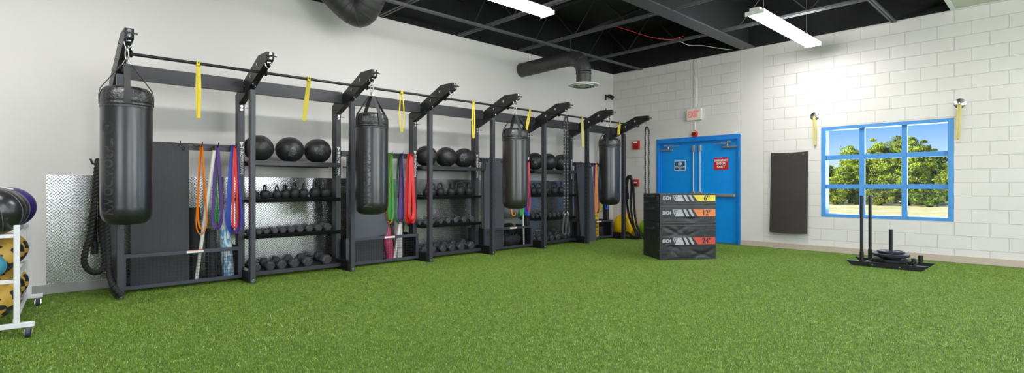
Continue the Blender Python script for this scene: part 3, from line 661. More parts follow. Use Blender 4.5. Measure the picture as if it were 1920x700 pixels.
# hook rails and mesh bins in bays 0, 2, 4, 6
HZ = 1.63
def hook_rail(y0, y1, hooks, ends=True):
    b = MB(); b.box(X(-7.10), X(-7.075), y0, y1, 1.59, 1.67)
    n = 4
    for k in range(n):
        c = y0 + (y1 - y0) * (k + .5) / n; b.prism([(c - .06, 1.67), (c + .06, 1.67), (c + .035, 1.64), (c - .035, 1.64)], 'x', X(-7.0745), X(-7.066))
    o = b.build('hook_rail', 'steel', rack, bevel=.002, smooth=0)
    for y in hooks:
        MB().tube([(X(-7.0745), y, 1.645), (X(-7.0), y, 1.635), (X(-6.93), y, 1.63), (X(-6.90), y, 1.65), (X(-6.895), y, 1.68)], .006, 8).build('band_hook', 'steel_dk', o)
    return o
def mesh_bin(y0, y1):
    xf, xr_ = X(-6.935), X(-6.97); z0, z1 = .04, .425; t = .04
    b = MB(); b.box(xr_, xf, y0, y1, z1 - t, z1); b.box(xr_, xf, y0, y1, z0, z0 + t); b.box(xr_, xf, y0, y0 + t, z0 + t, z1 - t); b.box(xr_, xf, y1 - t, y1, z0 + t, z1 - t)
    o = b.build('bin_frame', 'steel_bin', rack, bevel=.003, smooth=0)
    b = MB(); xm = (xf + xr_) / 2; n = int((y1 - y0 - 2 * t) / .04)
    for k in range(1, n + 1):
        y = y0 + t + (y1 - y0 - 2 * t) * k / (n + 1); b.box(xm - .0015, xm + .0015, y - .0016, y + .0016, z0 + t, z1 - t)
    for k in range(1, 8): z = z0 + t + (z1 - z0 - 2 * t) * k / 8; b.box(xm + .0016, xm + .0046, y0 + t, y1 - t, z - .0016, z + .0016)
    b.build('wire_mesh', 'steel_dk', o, smooth=0)
    for yy in (y0, y1 - .008): MB().box(X(-7.40), xr_ - .0005, yy, yy + .008, z0, z1).build('side_panel', 'steel_dk', o, smooth=0)
    b = MB()
    for k in range(9): yy = y0 + .01 + (y1 - y0 - .02) * k / 8; b.box(X(-7.40), xr_, yy - .004, yy + .004, z0, z0 + .006)
    b.box(X(-7.40), xr_, y0 + .01, y1 - .01, z0 - .006, z0 - .0005); b.build('bin_floor', 'steel_dk', o, smooth=0)
    ym = y0 + (y1 - y0) * .58
    MB().box(xf, xf + .0015, ym - .085, ym + .085, z1 - .034, z1 - .004).build('warning_sticker', 'sign_white', o, smooth=0)
    MB().box(xf + .0016, xf + .0022, ym - .085, ym + .085, z1 - .012, z1 - .004).build('sticker_stripe', 'b_org', o, smooth=0)
    return o
HOOKS = {0: (1.32, 1.54, 1.71, 1.905), 2: (3.62, 4.035, 4.215, 4.405), 4: (5.95, 6.60, 6.72, 6.95), 6: (8.42, 8.72, 8.98, 9.12, 9.35)}
for i in (0, 2, 4, 6):
    hook_rail(FRM[i] + .0375, FRM[i + 1] - .0375, HOOKS[i]); mesh_bin(FRM[i] + .040, FRM[i + 1] - .040)
# rope pegs at both ends
MB().tube([(X(-7.03), FRM[0] - .037, 1.40), (X(-7.0), .62, 1.395), (X(-6.99), .545, 1.40), (X(-6.985), .53, 1.45)], .011, 8).build('rope_peg', 'steel_dk', rack)
MB().tube([(X(-6.655), FRM[7] + .03, 1.33), (X(-6.655), 9.80, 1.33), (X(-6.655), 9.86, 1.37)], .011, 8).build('rope_peg', 'steel_dk', rack)
# side braces bent under the hook rails
for i in (0, 2, 4, 6):
    y = FRM[i + 1] - .0375 if i == 0 else FRM[i] + .0375
    s_ = -1 if i == 0 else 1
    MB().tube([(X(-7.02), y, 1.435), (X(-7.02), y + s_ * .06, 1.435), (X(-7.02), y + s_ * .085, 1.46), (X(-7.02), y + s_ * .09, 1.59), (X(-7.08), y + s_ * .09, 1.61)], .011, 8).build('bent_brace', 'steel_dk', rack)

# diamond plate wall cladding
dp = tag(MB().box(WALLX + .0005, WALLX + .006, .20, 9.75, .105, 1.285).build('diamond_plate', 'tread', smooth=0), 'shiny diamond tread plate fixed along the foot of the white wall', 'metal panel')
b = MB()
for k in range(20): b.cyl((WALLX + .006, .222, .14 + .06 * k), (WALLX + .009, .222, .14 + .06 * k), .009, n=10)
b.build('rivets', 'chrome', dp)

# ================================================================== HEAVY BAGS
def make_bag(vin):
    o = thing('heavy_bag', '', 'punching bag', (0, 0, 0)); top = 2.105; bot = .80; r = .205
    prof = [(0, bot), (.10, bot + .002), (.15, bot + .015), (.185, bot + .045), (r - .002, bot + .10)]
    prof += [(r, bot + .16), (r + .001, 1.2), (r, 1.6), (r, top - .21)]
    MB().lathe(prof, 48, rf=lambda t, z: 1 + (.006 * math.sin(t * 20) + .004 * math.sin(t * 33 + 1)) * (1 if .805 < z < .88 else 0)).build('bag_body', vin, o)
    tp = [(r, top - .21), (r + .004, top - .208), (r + .004, top - .19), (r + .0005, top - .186), (r + .004, top - .18), (r + .004, top - .165), (r + .0005, top - .16), (r + .004, top - .155), (r + .003, top - .12), (r - .002, top - .08), (r - .012, top - .045), (r - .035, top - .018), (r - .06, top - .01), (.12, top - .03), (0, top - .04)]
    cpart = MB().lathe(tp, 64, rf=lambda t, z: 1 + (.012 * math.sin(t * 14) + .009 * math.sin(t * 23 + 2)) * max(0, min(1, (z - (top - .15)) / .08))).build('bag_collar', 'vinyl_top', o)
    apex = Vector((0, 0, 2.375))
    for k in range(4):
        t = PI / 4 + k * PI / 2; d = Vector((math.cos(t), math.sin(t), 0)); sd = Vector((-math.sin(t), math.cos(t), 0))
        pts = [d * (r + .006) + Vector((0, 0, top - .175)), d * (r + .0065) + Vector((0, 0, top - .09)), d * (r - .004) + Vector((0, 0, top - .03)), d * (r - .03) + Vector((0, 0, top + .01)), d * .035 + Vector((0, 0, 2.32))]
        MB().strap(pts, sd, .05, .004).build('hanging_strap', 'web', o)
        MB().tube([d * .035 + Vector((0, 0, 2.315)), d * .02 + Vector((0, 0, 2.35)), Vector((0, 0, 2.378))], .004, 6).build('strap_link', 'chrome', o)
    b = MB(); n = 20
    b.tube([(0, .018 * math.sin(2 * PI * k / n), 2.42 - .05 * math.cos(2 * PI * k / n)) for k in range(n)], .005, 8, closed=True); b.build('carabiner', 'alu', o)
    MB().tube([(.018 * math.sin(2 * PI * k / n), 0, 2.478 - .028 * math.cos(2 * PI * k / n)) for k in range(n)], .005, 8, closed=True).build('swivel_ring', 'chrome', o)
    # worn print wrapped on the cylinder, facing +X -Y side; rotated later through the bag's own turn
    rr = r + .0012
    def wrap(x, y, z): # x runs down the bag, y around it
        a = y * 1.35 / rr; return ((rr + z) * math.cos(a), (rr + z) * math.sin(a), 1.60 - x)
    text_mb('THROWDOWN', .098, .0012, .03, align='LEFT', fn=wrap, mx=None).build('lettering', 'deboss', o, smooth=0)
    b = MB(); N = 36
    for R0, R1 in ((.052, .058), (.040, .043)):
        vs = []; 
        for k in range(N):
            t = 2 * PI * k / N
            for q in (R0, R1):
                a = q * math.cos(t) / rr; vs.append(((rr + .001) * math.cos(a), (rr + .001) * math.sin(a), 1.70 + q * math.sin(t)))
        b.raw(vs, [(2 * k, 2 * k + 1, 2 * ((k + 1) % N) + 1, 2 * ((k + 1) % N)) for k in range(N)])
    for pa in ([(-.026, .024), (.026, .024), (.012, .005), (-.012, .005)], [(-.009, .0), (.009, .0), (0, -.032)]):
        vs = [((rr + .001) * math.cos(p / rr), (rr + .001) * math.sin(p / rr), 1.70 + z) for p, z in pa]; b.raw(vs, [tuple(range(len(vs)))])
    b.build('emblem', 'deboss', o, smooth=0)
    return o
bag = make_bag('vinyl'); BX = -6.125
bag.location = (BX, FRM[0] - .01, 0); bag.rotation_euler[2] = R(-51)
bag['label'] = 'nearest black heavy punching bag, hanging from the first rack arm at left'
for i, (fi, rz, lab) in enumerate(((2, -44, 'second black heavy bag, hanging by red and green bands with a round print'), (4, 114, 'third heavy bag, brownish black without print, hanging before grey mats'), (6, 160, 'farthest black heavy bag, hanging in front of the yellow stability ball'))):
    d_ = dup(bag, (BX, FRM[fi], 0), R(rz), lab)
    if fi == 4:
        for ch in d_.children:
            if ch.name.startswith('bag_body'): ch.data = ch.data.copy(); ch.data.materials[0] = M['vinyl_br']

# ================================================================== YELLOW LOOPS ON THE BAR
def bar_band(y, zb, tilt, spread, mk, lab, w_=.022, tw=20):
    o = thing('loop_band', lab, 'exercise band', (-6.35, y, 2.472), 0, 'yellow loop bands on the pull-up bar')
    b = MB().torus((0, -.012, 0), .0235, .007, 'y', 20, 8); b.torus((0, .012, 0), .0235, .007, 'y', 20, 8); b.sphere((.02, 0, -.02), .02, 12, (1, 1.1, .9)); b.build('knot', mk, o)
    L = zb; n = 14; L0 = math.hypot(6.33, y); th = math.atan2(6.33, y) + R(tw); sd = (math.cos(th), math.sin(th), 0); pts = []
    for s_ in (-1, 1):
        col = []
        for k in range(n + 1):
            f = k / n; col.append((.02 + .004 * s_, s_ * spread * math.sin(PI * min(1, f * .9 + .05)) ** .8 + tilt * f, -.028 - (L - .03) * f))
        pts.append(col)
    loop = pts[0] + [(.02, tilt, -L - .004)] + pts[1][::-1]
    MB().strap(loop, sd, w_, .003).build('loop', mk, o)
for y, zb, ti, spd, mk, lab, tw, w_ in ((1.375, .585, 0, .011, 'yellow_band', 'long yellow loop band, nearest of the seven on the pull-up bar', 10, .030),
    (2.556, .515, -.06, .006, 'yellow_band', 'bright yellow loop band on the bar between the second and third arms', -10, .036), (3.85, .555, 0, .032, 'yellow_band', 'yellow loop band hanging open right of the second heavy bag', 55, .024),
    (5.125, .56, 0, .020, 'yellow_band', 'yellow loop band hanging left of the fifth arm', 40, .026), (6.37, .36, -.09, .010, 'yellow_band', 'yellow loop band hanging close behind the third heavy bag', 20, .032),
    (7.78, .56, .03, .006, 'pale_band', 'pale yellow straight loop band left of the seventh arm', 10, .036), (8.99, .24, -.04, .012, 'yellow_band', 'short yellow loop band by the farthest heavy bag', 15, .034)):
    bar_band(y, zb, ti, spd, mk, lab, w_=w_, tw=tw)

# ================================================================== SLAM BALLS
def make_ball(tilt, pr):
    o = thing('medicine_ball', '', 'medicine ball', (0, 0, 0))
    rot = Matrix.Rotation(tilt[0], 4, 'X') @ Matrix.Rotation(tilt[1], 4, 'Y') @ Matrix.Rotation(tilt[2], 4, 'Z')
    def rf(t, z):
        u = (t / (2 * PI) * 6) % 1; u = min(u, 1 - u); return 1 - .03 * math.exp(-(u / .035) ** 2) - .018 * (u < .25) * (1 - u * 4)
    MB().sphere((0, 0, .155), .156, 72, (1, 1, .99), rf, rot).build('ball_shell', 'ballrub', o, smooth=60)
    b = MB(); r = .1585   # stitches beside one seam
    for k in range(16):
        a = R(-60 + 8 * k)
        for s_ in (-1, 1):
            p = Vector((math.cos(a) * math.cos(.07 * s_), math.cos(a) * math.sin(.07 * s_), math.sin(a))); q = Vector((math.cos(a) * math.cos(.015 * s_), math.cos(a) * math.sin(.015 * s_), math.sin(a)))
            p = rot @ p; q = rot @ q; b.cyl(Vector((0, 0, .155)) + p * .1568, Vector((0, 0, .155)) + q * .1562, .0013, n=5)
    b.build('stitching', 'steel_dk', o)
    # grey print
    if pr:
        yaw, pit, roll = pr
        F = Matrix.Translation((0, 0, .155)) @ Matrix.Rotation(yaw, 4, 'Z') @ Matrix.Rotation(-pit, 4, 'Y') @ Matrix.Rotation(roll, 4, 'X')
        def wr(x, y, z):
            q = .1605; return (q * math.cos(x / q) * math.cos(y / q), q * math.sin(x / q) * math.cos(y / q), q * math.sin(y / q))
        for k, tx in enumerate(('POWER', 'SLAM', 'BALL')):
            text_mb(tx, .03, .0005, .01, fn=lambda x, y, z, k=k: wr(x, y - .012 - .024 * k, z), mx=F).build('lettering', 'ballprint', o, smooth=0)
        b = MB()
        for pl in ([(-.035, .01), (.035, .01), (.03, .018), (-.03, .018)], [(-.028, .02), (-.012, .02), (-.012, .05), (-.02, .042)], [(.028, .02), (.012, .02), (.012, .05), (.02, .042)], [(-.009, .02), (.009, .02), (.009, .045), (0, .06), (-.009, .045)]):
            b.raw([wr(x, y, 0) for x, y in pl], [tuple(range(len(pl)))], F)
        b.build('emblem', 'ballprint', o, smooth=0)
    return o
BALLY = [2.235, 2.63, 3.01, 4.803, 5.202, 5.581, 7.33, 7.718, 8.11]
cfg = [((.3, .5, .4), (.35, .95, .3)), ((-.5, .9, .9), (-.15, -.15, -.25)), ((.9, .2, 2.0), (-.35, 0, .95)), ((.2, 1.2, .6), (-.1, .2, .9)), ((1.3, .4, .2), None), ((.5, .2, 1.2), (-.78, .05, 0)), ((.1, .3, 0), (-.75, -.35, 0)), ((.8, 1.0, .3), None), ((.3, .7, 1.9), None)]
bw = ['leftmost', 'middle', 'rightmost']; bay = ['nearest', 'middle', 'farthest']
for k, y in enumerate(BALLY):
    o = make_ball(*cfg[k]); o.location = (-7.15, y, 1.4845); o.scale = (1.17, 1.17, 1.09)
    o['label'] = 'black leather medicine ball, %s of three on top of the %s shelf unit' % (bw[k % 3], bay[k // 3]); o['group'] = 'black medicine balls on the top shelves'

# ================================================================== KETTLEBELLS
def make_kb():
    o = thing('kettlebell', '', 'kettlebell', (0, 0, 0)); r = .066
    b = MB().lathe([(0, 0), (.038, 0), (.045, .004), (.058, .025), (.066, .055), (.064, .08), (.052, .105), (.03, .12), (0, .124)], 28); b.build('bell', 'iron', o)
    pts = []
    for t in range(0, 25):
        a = PI * t / 24; pts.append((0, .056 * math.cos(a) * (1 + .12 * math.sin(a)), .118 + .072 * math.sin(a) ** .75))
    pts = [(0, .042, .085)] + pts + [(0, -.042, .085)]
    MB().tube(smoothpath(pts, 3), .0125, 10).build('handle', 'iron', o); return o
kb = make_kb()
KB = [(2.17, .8, 70, 0), (2.30, .82, 88, 0), (2.45, .78, 52, 0), (2.557, .84, 58, 0), (2.675, .96, 50, 0), (2.80, .94, 72, 0), (2.955, 1.04, 52, 0), (3.10, 1.0, 66, 0),
      (4.79, .9, 60, 1), (4.90, .95, 95, 1), (5.056, .98, 20, 1), (5.279, 1.02, 70, 1), (5.47, 1.1, -30, 1), (5.66, 1.06, 80, 1), (7.245, 1.0, 10, 2), (7.40, 1.05, -10, 2), (7.62, 1.0, 60, 2), (7.868, 1.1, 0, 2), (8.07, 1.15, 40, 2)]
cnt = [0, 0, 0]
for k, (y, s_, rz, bb) in enumerate(KB):
    s_ *= 1.12
    cnt[bb] += 1; lab = 'black kettlebell, %s from the left on the %s shelf unit' % (ORD[cnt[bb] - 1], bay[bb])
    if k == 0: kb.location = (-7.12, y, 1.0025); kb.rotation_euler[2] = R(rz); kb.scale = (s_,) * 3; kb['label'] = lab; kb['group'] = 'black kettlebells on the rack'
    else: dup(kb, (-7.12, y, 1.0025), R(rz), lab, 'black kettlebells on the rack', s_)

# ================================================================== DUMBBELLS (axis along X, origin under the middle)
def make_db():
    o = thing('dumbbell', '', 'dumbbell', (0, 0, 0)); h = .06
    for s_ in (-1, 1):
        b = MB(); n = 6; rings = [(.052, .045), (.062, .06), (.118, .06), (.132, .042)]; vs = []
        for xx, r in rings:
            for k in range(n): a = PI / 3 * k; vs.append((s_ * xx, r * math.cos(a) * 1.0, .052 + r * math.sin(a)))
        fs = [tuple(range(n)), tuple(range(3 * n, 4 * n))] + [(j * n + k, j * n + (k + 1) % n, (j + 1) * n + (k + 1) % n, (j + 1) * n + k) for j in range(3) for k in range(n)]
        hd = b.raw(vs, fs).build('hex_head', 'hexrub', o, bevel=.003, smooth=0)
    MB().tube([(-.052, 0, .052), (-.03, 0, .052), (0, 0, .052), (.03, 0, .052), (.052, 0, .052)], [.014, .015, .018, .015, .014], 12).build('handle', 'chrome', o); return o
db = make_db(); first = True
MIDY = [2.115, 2.20, 2.29, 2.393, 2.493, 2.60, 2.713, 2.834, 2.955, 3.085, 4.60, 4.71, 4.83, 4.99, 5.141, 5.294, 5.463, 5.63, 7.16, 7.27, 7.38, 7.50, 7.62, 7.745, 7.87, 8.0, 8.13]
BOTY = [2.16, 2.327, 2.472, 2.634, 2.81, 3.073, 4.66, 4.83, 5.03, 5.205, 5.40, 5.62, 7.15, 7.32, 7.49, 7.66, 7.84, 8.05]
for row, ys, z in (('middle', MIDY, .5495), ('bottom', BOTY, .0985)):
    cnt = [0, 0, 0]
    for k, y in enumerate(ys):
        bb = 0 if y < 4 else 1 if y < 6 else 2; cnt[bb] += 1
        base = (2.05, 4.55, 7.1)[bb]; f = (y - base) / 1.15
        s_ = (.62 + .38 * f) if row == 'middle' else (.98 + .3 * f)
        lab = 'hex dumbbell, %s from the left on the %s row of the %s shelf unit' % (ORD[cnt[bb] - 1], row, bay[bb])
        x = -7.12 if row == 'bottom' else -7.10
        if row == 'bottom': x = -6.985 - .132 * s_
        if first: o = db; first = False; o.location = (x, y, z); o.scale = (s_,) * 3; o['label'] = lab; o['group'] = 'hex dumbbells on the rack shelves'
        else: o = dup(db, (x, y, z), 0, lab, 'hex dumbbells on the rack shelves', s_)
        if row == 'bottom': o.rotation_euler[1] = R(7.2); 

# ================================================================== RESISTANCE BANDS
def hang_band(x, y, zb, spread, wd, mk, lab, group, twist=25, bottom=.06, lean=0, zt=HZ + .006):
    h = zt - zb; n = 26; L = []
    for s_ in (-1, 1):
        col = []
        for k in range(n + 1):
            f = 1 - (1 - k / n) ** 2; prof = .10 + .90 * (f ** .8)
            if f > .82: prof *= math.sqrt(max(0, 1 - ((f - .82) / .18) ** 2)) if f < 1 else 0
            col.append((x + .004 * s_, y + lean * f + s_ * spread * prof + .006 * math.sin(5 * f + x * 40) * f, zt - h * f))
        L.append(col)
    top = [(x, y - .01, zt + .012), (x, y + .01, zt + .012)]
    path = L[0][::-1][1:] and (L[0][:-1][::-1] + top + L[1][:-1] + [L[1][-1]])
    th = math.atan2(-x, y) + R(65 - twist); sd = (math.cos(th), math.sin(th), 0)
    b = MB().strap(path, sd, wd, .0045, closed=True)
    o = tag(b.build('resistance_band', 'b_' + mk, smooth=50), lab, 'exercise band', group); return o
G0 = 'resistance bands in the nearest storage bay'; G2 = 'resistance bands in the second storage bay'; G4 = 'resistance bands behind the third heavy bag'; G6 = 'resistance bands in the farthest storage bay'
hang_band(-6.95, 1.54, .60, .062, .014, 'orange', 'thin orange resistance band, outermost of the two orange loops', G0)
hang_band(-6.985, 1.55, .66, .045, .022, 'orange', 'wider orange resistance band behind the thin orange loop', G0)
hang_band(-7.02, 1.695, .64, .085, .03, 'olive', 'olive green resistance band, widest loop behind the purple one', G0, 10)
hang_band(-6.945, 1.705, .66, .055, .036, 'purple', 'broad purple resistance band beside the white pipe', G0, 40)
hang_band(-6.985, 1.70, .74, .015, .016, 'green', 'narrow green resistance band inside the purple loop', G0, 30)
hang_band(-7.0, 1.905, .60, .080, .055, 'blue', 'broad blue resistance band beside the second upright', G0, 60)
hang_band(-6.95, 1.90, .655, .028, .024, 'red', 'bright red resistance band in front of the broad blue one', G0, 55)
hang_band(-6.975, 1.915, .59, .05, .018, 'dkred', 'dark red resistance band, lowest hanging by the second upright', G0, 15)
hang_band(-6.95, 4.035, .66, .03, .05, 'green', 'broad bright green resistance band right of the second heavy bag', G2, 60)
hang_band(-6.985, 4.03, .62, .055, .013, 'orange', 'thin orange resistance band below the bright green one', G2)
hang_band(-7.02, 4.05, .60, .08, .010, 'yel', 'thin yellow resistance band looped with the bright green one', G2)
hang_band(-6.92, 4.02, .66, .035, .012, 'olive', 'thin olive resistance band looped with the bright green one', G2)
hang_band(-7.01, 4.22, .60, .075, .03, 'dkgreen', 'dark green resistance band around the purple one in the second bay', G2, 50)
hang_band(-6.96, 4.225, .64, .028, .05, 'purple', 'dark purple resistance band between green and red groups', G2, 60)
hang_band(-6.925, 4.20, .62, .055, .014, 'black', 'thin black resistance band beside the dark purple one', G2)
hang_band(-7.0, 4.405, .60, .075, .07, 'red', 'broad red resistance band, right end of the second storage bay', G2, 65)
hang_band(-6.95, 4.40, .66, .045, .045, 'red', 'narrower red resistance band in front of the broad red one', G2, 55)
for x, y, zb, sp_, wd, mk, lab in ((-6.98, 6.60, .62, .06, .02, 'orange', 'orange resistance band peeking out under the third heavy bag'), (-6.94, 6.64, .66, .03, .02, 'greyb', 'grey resistance band peeking out under the third heavy bag'),
    (-6.98, 6.72, .60, .07, .02, 'dkgreen', 'dark green resistance band low behind the third heavy bag'), (-6.94, 6.78, .62, .035, .035, 'green', 'bright green resistance band low behind the third heavy bag'),
    (-7.0, 6.965, .62, .04, .06, 'blue', 'blue resistance band right of the third heavy bag'), (-6.95, 6.965, .70, .03, .02, 'red', 'thin red resistance band in front of the blue one')):
    hang_band(x, y, zb, sp_, wd, mk, lab, G4, 40)
for x, y, zb, sp_, wd, mk, lab in ((-6.98, 8.98, .62, .05, .03, 'purple', 'purple resistance band in the farthest bay beside the grey mat'), (-6.94, 9.0, .60, .03, .03, 'orange', 'orange resistance band in the farthest bay'),
    (-6.98, 9.10, .60, .05, .02, 'black', 'black resistance band next to the orange one in the farthest bay'), (-6.93, 9.14, .62, .025, .02, 'orange', 'second thin orange band touching the black one in the farthest bay'),
    (-6.98, 9.22, .62, .04, .04, 'green', 'green resistance band just left of the farthest heavy bag'), (-6.98, 9.42, .66, .05, .03, 'blue', 'blue resistance band below the farthest heavy bag')):
    hang_band(x, y, zb, sp_, wd, mk, lab, G6, 40)

# ================================================================== MATS
def mat_sheet(y0, y1, z0, z1, xf, th, mk, ny=10, nz=24, zw=lambda u: 0, yw=lambda v: 0):
    b = MB(); vs = []
    for s_ in (0, 1):
        for j in range(nz + 1):
            for i in range(ny + 1):
                u = i / ny; v = j / nz; z = z0 + (z1 - z0) * v + zw(u) * (1 - v); y = y0 + (y1 - y0) * u + yw(v)
                vs.append((xf(u, v) - s_ * th, y, z))
    N = (ny + 1) * (nz + 1); fs = []
    for j in range(nz):
        for i in range(ny):
            a = j * (ny + 1) + i; fs.append((a, a + 1, a + ny + 2, a + ny + 1)); fs.append((N + a, N + a + ny + 1, N + a + ny + 2, N + a + 1))
    for i in range(ny):
        fs.append((i, N + i, N + i + 1, i + 1)); a = nz * (ny + 1) + i; fs.append((a, a + 1, N + a + 1, N + a))
    for j in range(nz):
        a = j * (ny + 1); fs.append((a, a + ny + 1, N + a + ny + 1, N + a)); a += ny; fs.append((a, N + a, N + a + ny + 1, a + ny + 1))
    return b.raw(vs, fs)
def mat_thing(lab, y0, y1, z0, z1, x, th, mk, bow=.012, eye=True, **k):
    o = mat_sheet(y0, y1, z0, z1, lambda u, v: x + bow * math.sin(PI * u) - .0 * v + .006 * math.sin(7 * v), th, mk, **k).build('exercise_mat', mk, smooth=60)
    tag(o, lab, 'mat', 'exercise mats hanging in the rack')
    if eye:
        b = MB()
        for y in (y0 + .06, y1 - .06): b.torus((x + bow * .2 + .012, y, z1 - .06), .015, .004, 'x', 18, 6)
        b.build('eyelet', 'black_plastic', o)
    return o
mat_thing('dark ribbed exercise mat hanging beside the nearest heavy bag', .875, 1.43, .06, 1.665, -7.025, .010, 'ribmat')
mat_thing('dark mat hidden behind the ribbed mat in the nearest bay', .90, 1.40, .06, 1.58, -7.045, .008, 'ribmat', eye=False)
mat_thing('plain grey mat with wavy lower edge behind the second heavy bag', 3.40, 4.02, .43, 1.64, -7.005, .010, 'plainmat', zw=lambda u: -.03 * math.sin(PI * u) + .02 * u, yw=lambda v: .02 * math.sin(2 * v))
mat_thing('dark grey mat reaching into the second wire bin', 3.38, 3.95, .06, 1.58, -7.035, .010, 'ribmat', eye=False)
mat_thing('tall blue grey mat beside the third heavy bag', 5.93, 6.385, .07, 1.665, -7.02, .012, 'plainmat')
mat_thing('dark edged mat behind the tall blue grey mat', 5.895, 6.33, .07, 1.655, -7.045, .012, 'ribmat', eye=False)
o = mat_sheet(8.425, 8.93, .004, 1.64, lambda u, v: -6.875 - .14 * v ** .8 + .02 * math.sin(3 * v) + .006 * math.sin(PI * u), .012, 'plainmat').build('exercise_mat', 'plainmat', smooth=60)
tag(o, 'tall grey mat standing on the turf before the farthest bin', 'mat', 'exercise mats hanging in the rack')
b = MB(); b.torus((-7.0, 8.48, 1.57), .02, .005, 'x', 18, 6); b.torus((-7.0, 8.87, 1.57), .02, .005, 'x', 18, 6); b.build('eyelet', 'black_plastic', o)
mat_thing('black mat behind the tall grey mat in the farthest bay', 8.415, 8.86, .06, 1.655, -7.05, .012, 'ribmat', eye=False)

# ================================================================== BIN CONTENTS
def roll(lab, kind, p0, p1, r, mk, ends=True, hollow=True, cat='roller'):
    p0 = Vector(p0); p1 = Vector(p1); L = (p1 - p0).length
    o = thing(kind, lab, cat, p0); d = (p1 - p0)
    o.rotation_mode = 'QUATERNION'; o.rotation_quaternion = Vector((0, 0, 1)).rotation_difference(d)
    MB().lathe([(r * .55, .0), (r * .96, 0), (r, .01), (r, L - .01), (r * .96, L), (r * .5, L), (r * .5, L - .06), (0, L - .06)], 28).build('foam_body', mk, o)
    if ends: MB().torus((0, 0, L), r * .75, r * .05, 'z', 24, 6).build('end_ring', 'black_plastic', o)
    return o
zf = .052
roll('matte black foam roller standing in the nearest wire bin', 'foam_roller', (-7.24, 1.53, zf), (-7.26, 1.52, .90), .075, 'foam')
roll('grid patterned black roller standing in the nearest wire bin', 'foam_roller', (-7.09, 1.68, zf), (-7.10, 1.675, .65), .062, 'grid_roll')
roll('blue and white marbled roll standing in the nearest wire bin', 'foam_roller', (-7.08, 1.865, zf), (-7.13, 1.82, .88), .065, 'bluemarble')
roll('pink marbled foam roller standing in the second wire bin', 'foam_roller', (-7.09, 4.12, zf), (-7.13, 4.03, .62), .072, 'pink')
roll('pale grey roll leaning in the second wire bin', 'foam_roller', (-7.10, 4.265, zf), (-7.13, 4.275, .63), .06, 'whitegrey')
roll('black post roller at the right end of the second bin', 'foam_roller', (-7.28, 4.42, zf), (-7.29, 4.42, .9), .04, 'foam')
def pipe(lab, p0, p1, r=.02):
    b = MB().cyl(p0, p1, r, n=20); d = (Vector(p1) - Vector(p0)).normalized()
    b.cyl(Vector(p1), Vector(p1) + d * .004, r * .8, n=20)
    return tag(b.build('pvc_pipe', 'pvc'), lab, 'pipe', 'white plastic pipes in the bins')
pipe('long white plastic pipe leaning past the orange bands', (-7.03, 1.505, .056), (-6.935, 1.672, 1.585))
pipe('short white plastic pipe crossing the pale roll in the second bin', (-6.995, 4.125, .056), (-7.02, 4.24, .62))
pipe('white plastic pipe standing by the third heavy bag', (-7.0, 6.885, .056), (-7.0, 6.86, .68), .017)
t_ = thing('ab_wheel', 'black knobbly exercise wheel in the third wire bin', 'wheel', (-7.12, 6.62, .36))
b = MB().torus((0, 0, 0), .075, .04, 'y', 32, 12)
for k in range(22):
    a = 2 * PI * k / 22
    for s_ in (-.02, .02): b.box(-.012, .012, s_ - .012, s_ + .012, .105, .122, Matrix.Rotation(a, 4, 'Y'))
b.build('tyre', 'tyre', t_); MB().cyl((0, -.13, 0), (0, .13, 0), .017, n=14).build('grip', 'rubber', t_)
t_ = thing('gym_bag', 'black gear bag lying in the third wire bin', 'bag', (-7.14, 6.66, zf))
b = MB().sphere((0, 0, .12), 1, 28, (.14, .25, .12), lambda t, z: 1 + .05 * math.sin(6 * t + 4 * z)); b.build('bag_body', 'web', t_)
MB().tube(smoothpath([(.1, -.12, .18), (.12, -.06, .28), (.12, .06, .28), (.1, .12, .18)], 6), .008, 8).build('handle', 'rubber', t_)
t_ = thing('storage_crate', 'yellow perforated plastic crate on the farthest bin', 'crate', (-7.15, 9.10, .052))
b = MB(); 
for a0, a1, b0, b1 in ((-.12, .12, -.11, -.10), (-.12, .12, .10, .11), (-.12, -.11, -.10, .10)): b.box(a0, a1, b0, b1, .0, .56)
b.box(-.11, .11, -.0995, .0995, 0, .01)
for k in range(7): b.box(.11, .12, -.0995, .0995, .08 * k, .08 * k + .045)
for k in range(6): b.box(.1105, .1195, -.098 + .038 * k, -.09 + .038 * k, .0, .56)
b.build('crate_body', 'ycrate', t_, smooth=0); MB().box(.121, .127, -.05, .05, .5, .55).build('handle', 'ycrate', t_)
t_ = thing('storage_tub', 'round black tub standing in the farthest wire bin', 'tub', (-7.12, 9.33, .052))
b = MB().lathe([(0, 0), (.1, 0), (.11, .02), (.11, .2), (.1, .22), (.03, .22), (.03, .25), (0, .25)], 24); b.build('drum', 'rubber', t_); MB().torus((0, 0, .26), .05, .008, 'y').build('handle', 'black_plastic', t_)

# ================================================================== BATTLE ROPES
def rope(pts, r, lab, ends):
    p = smoothpath(pts, 14); L = [0]
    # resample evenly
    for i in range(1, len(p)): L.append(L[-1] + (p[i] - p[i - 1]).length)
    n = int(L[-1] / .006); out = []; j = 0
    for k in range(n + 1):
        s_ = L[-1] * k / n
        while j < len(L) - 2 and L[j + 1] < s_: j += 1
        out.append(p[j].lerp(p[j + 1], min(1, max(0, (s_ - L[j]) / max(1e-6, L[j + 1] - L[j])))))
    o = thing('battle_rope', lab, 'rope', (0, 0, 0))
    MB().tube(out, r, 21, mod=lambda i, th, q: .82 + .30 * abs(math.sin(1.5 * th - q * 80))).build('rope_body', 'rope', o, smooth=70)
    for e_, (a, c) in enumerate(((0, 4), (-1, -5))):
        if ends[e_]:
            d = (out[a] - out[c]).normalized(); MB().cyl(out[a] - d * .12, out[a] + d * .015, r * 1.14, n=18).build('end_sleeve', 'rubber', o)
    return o
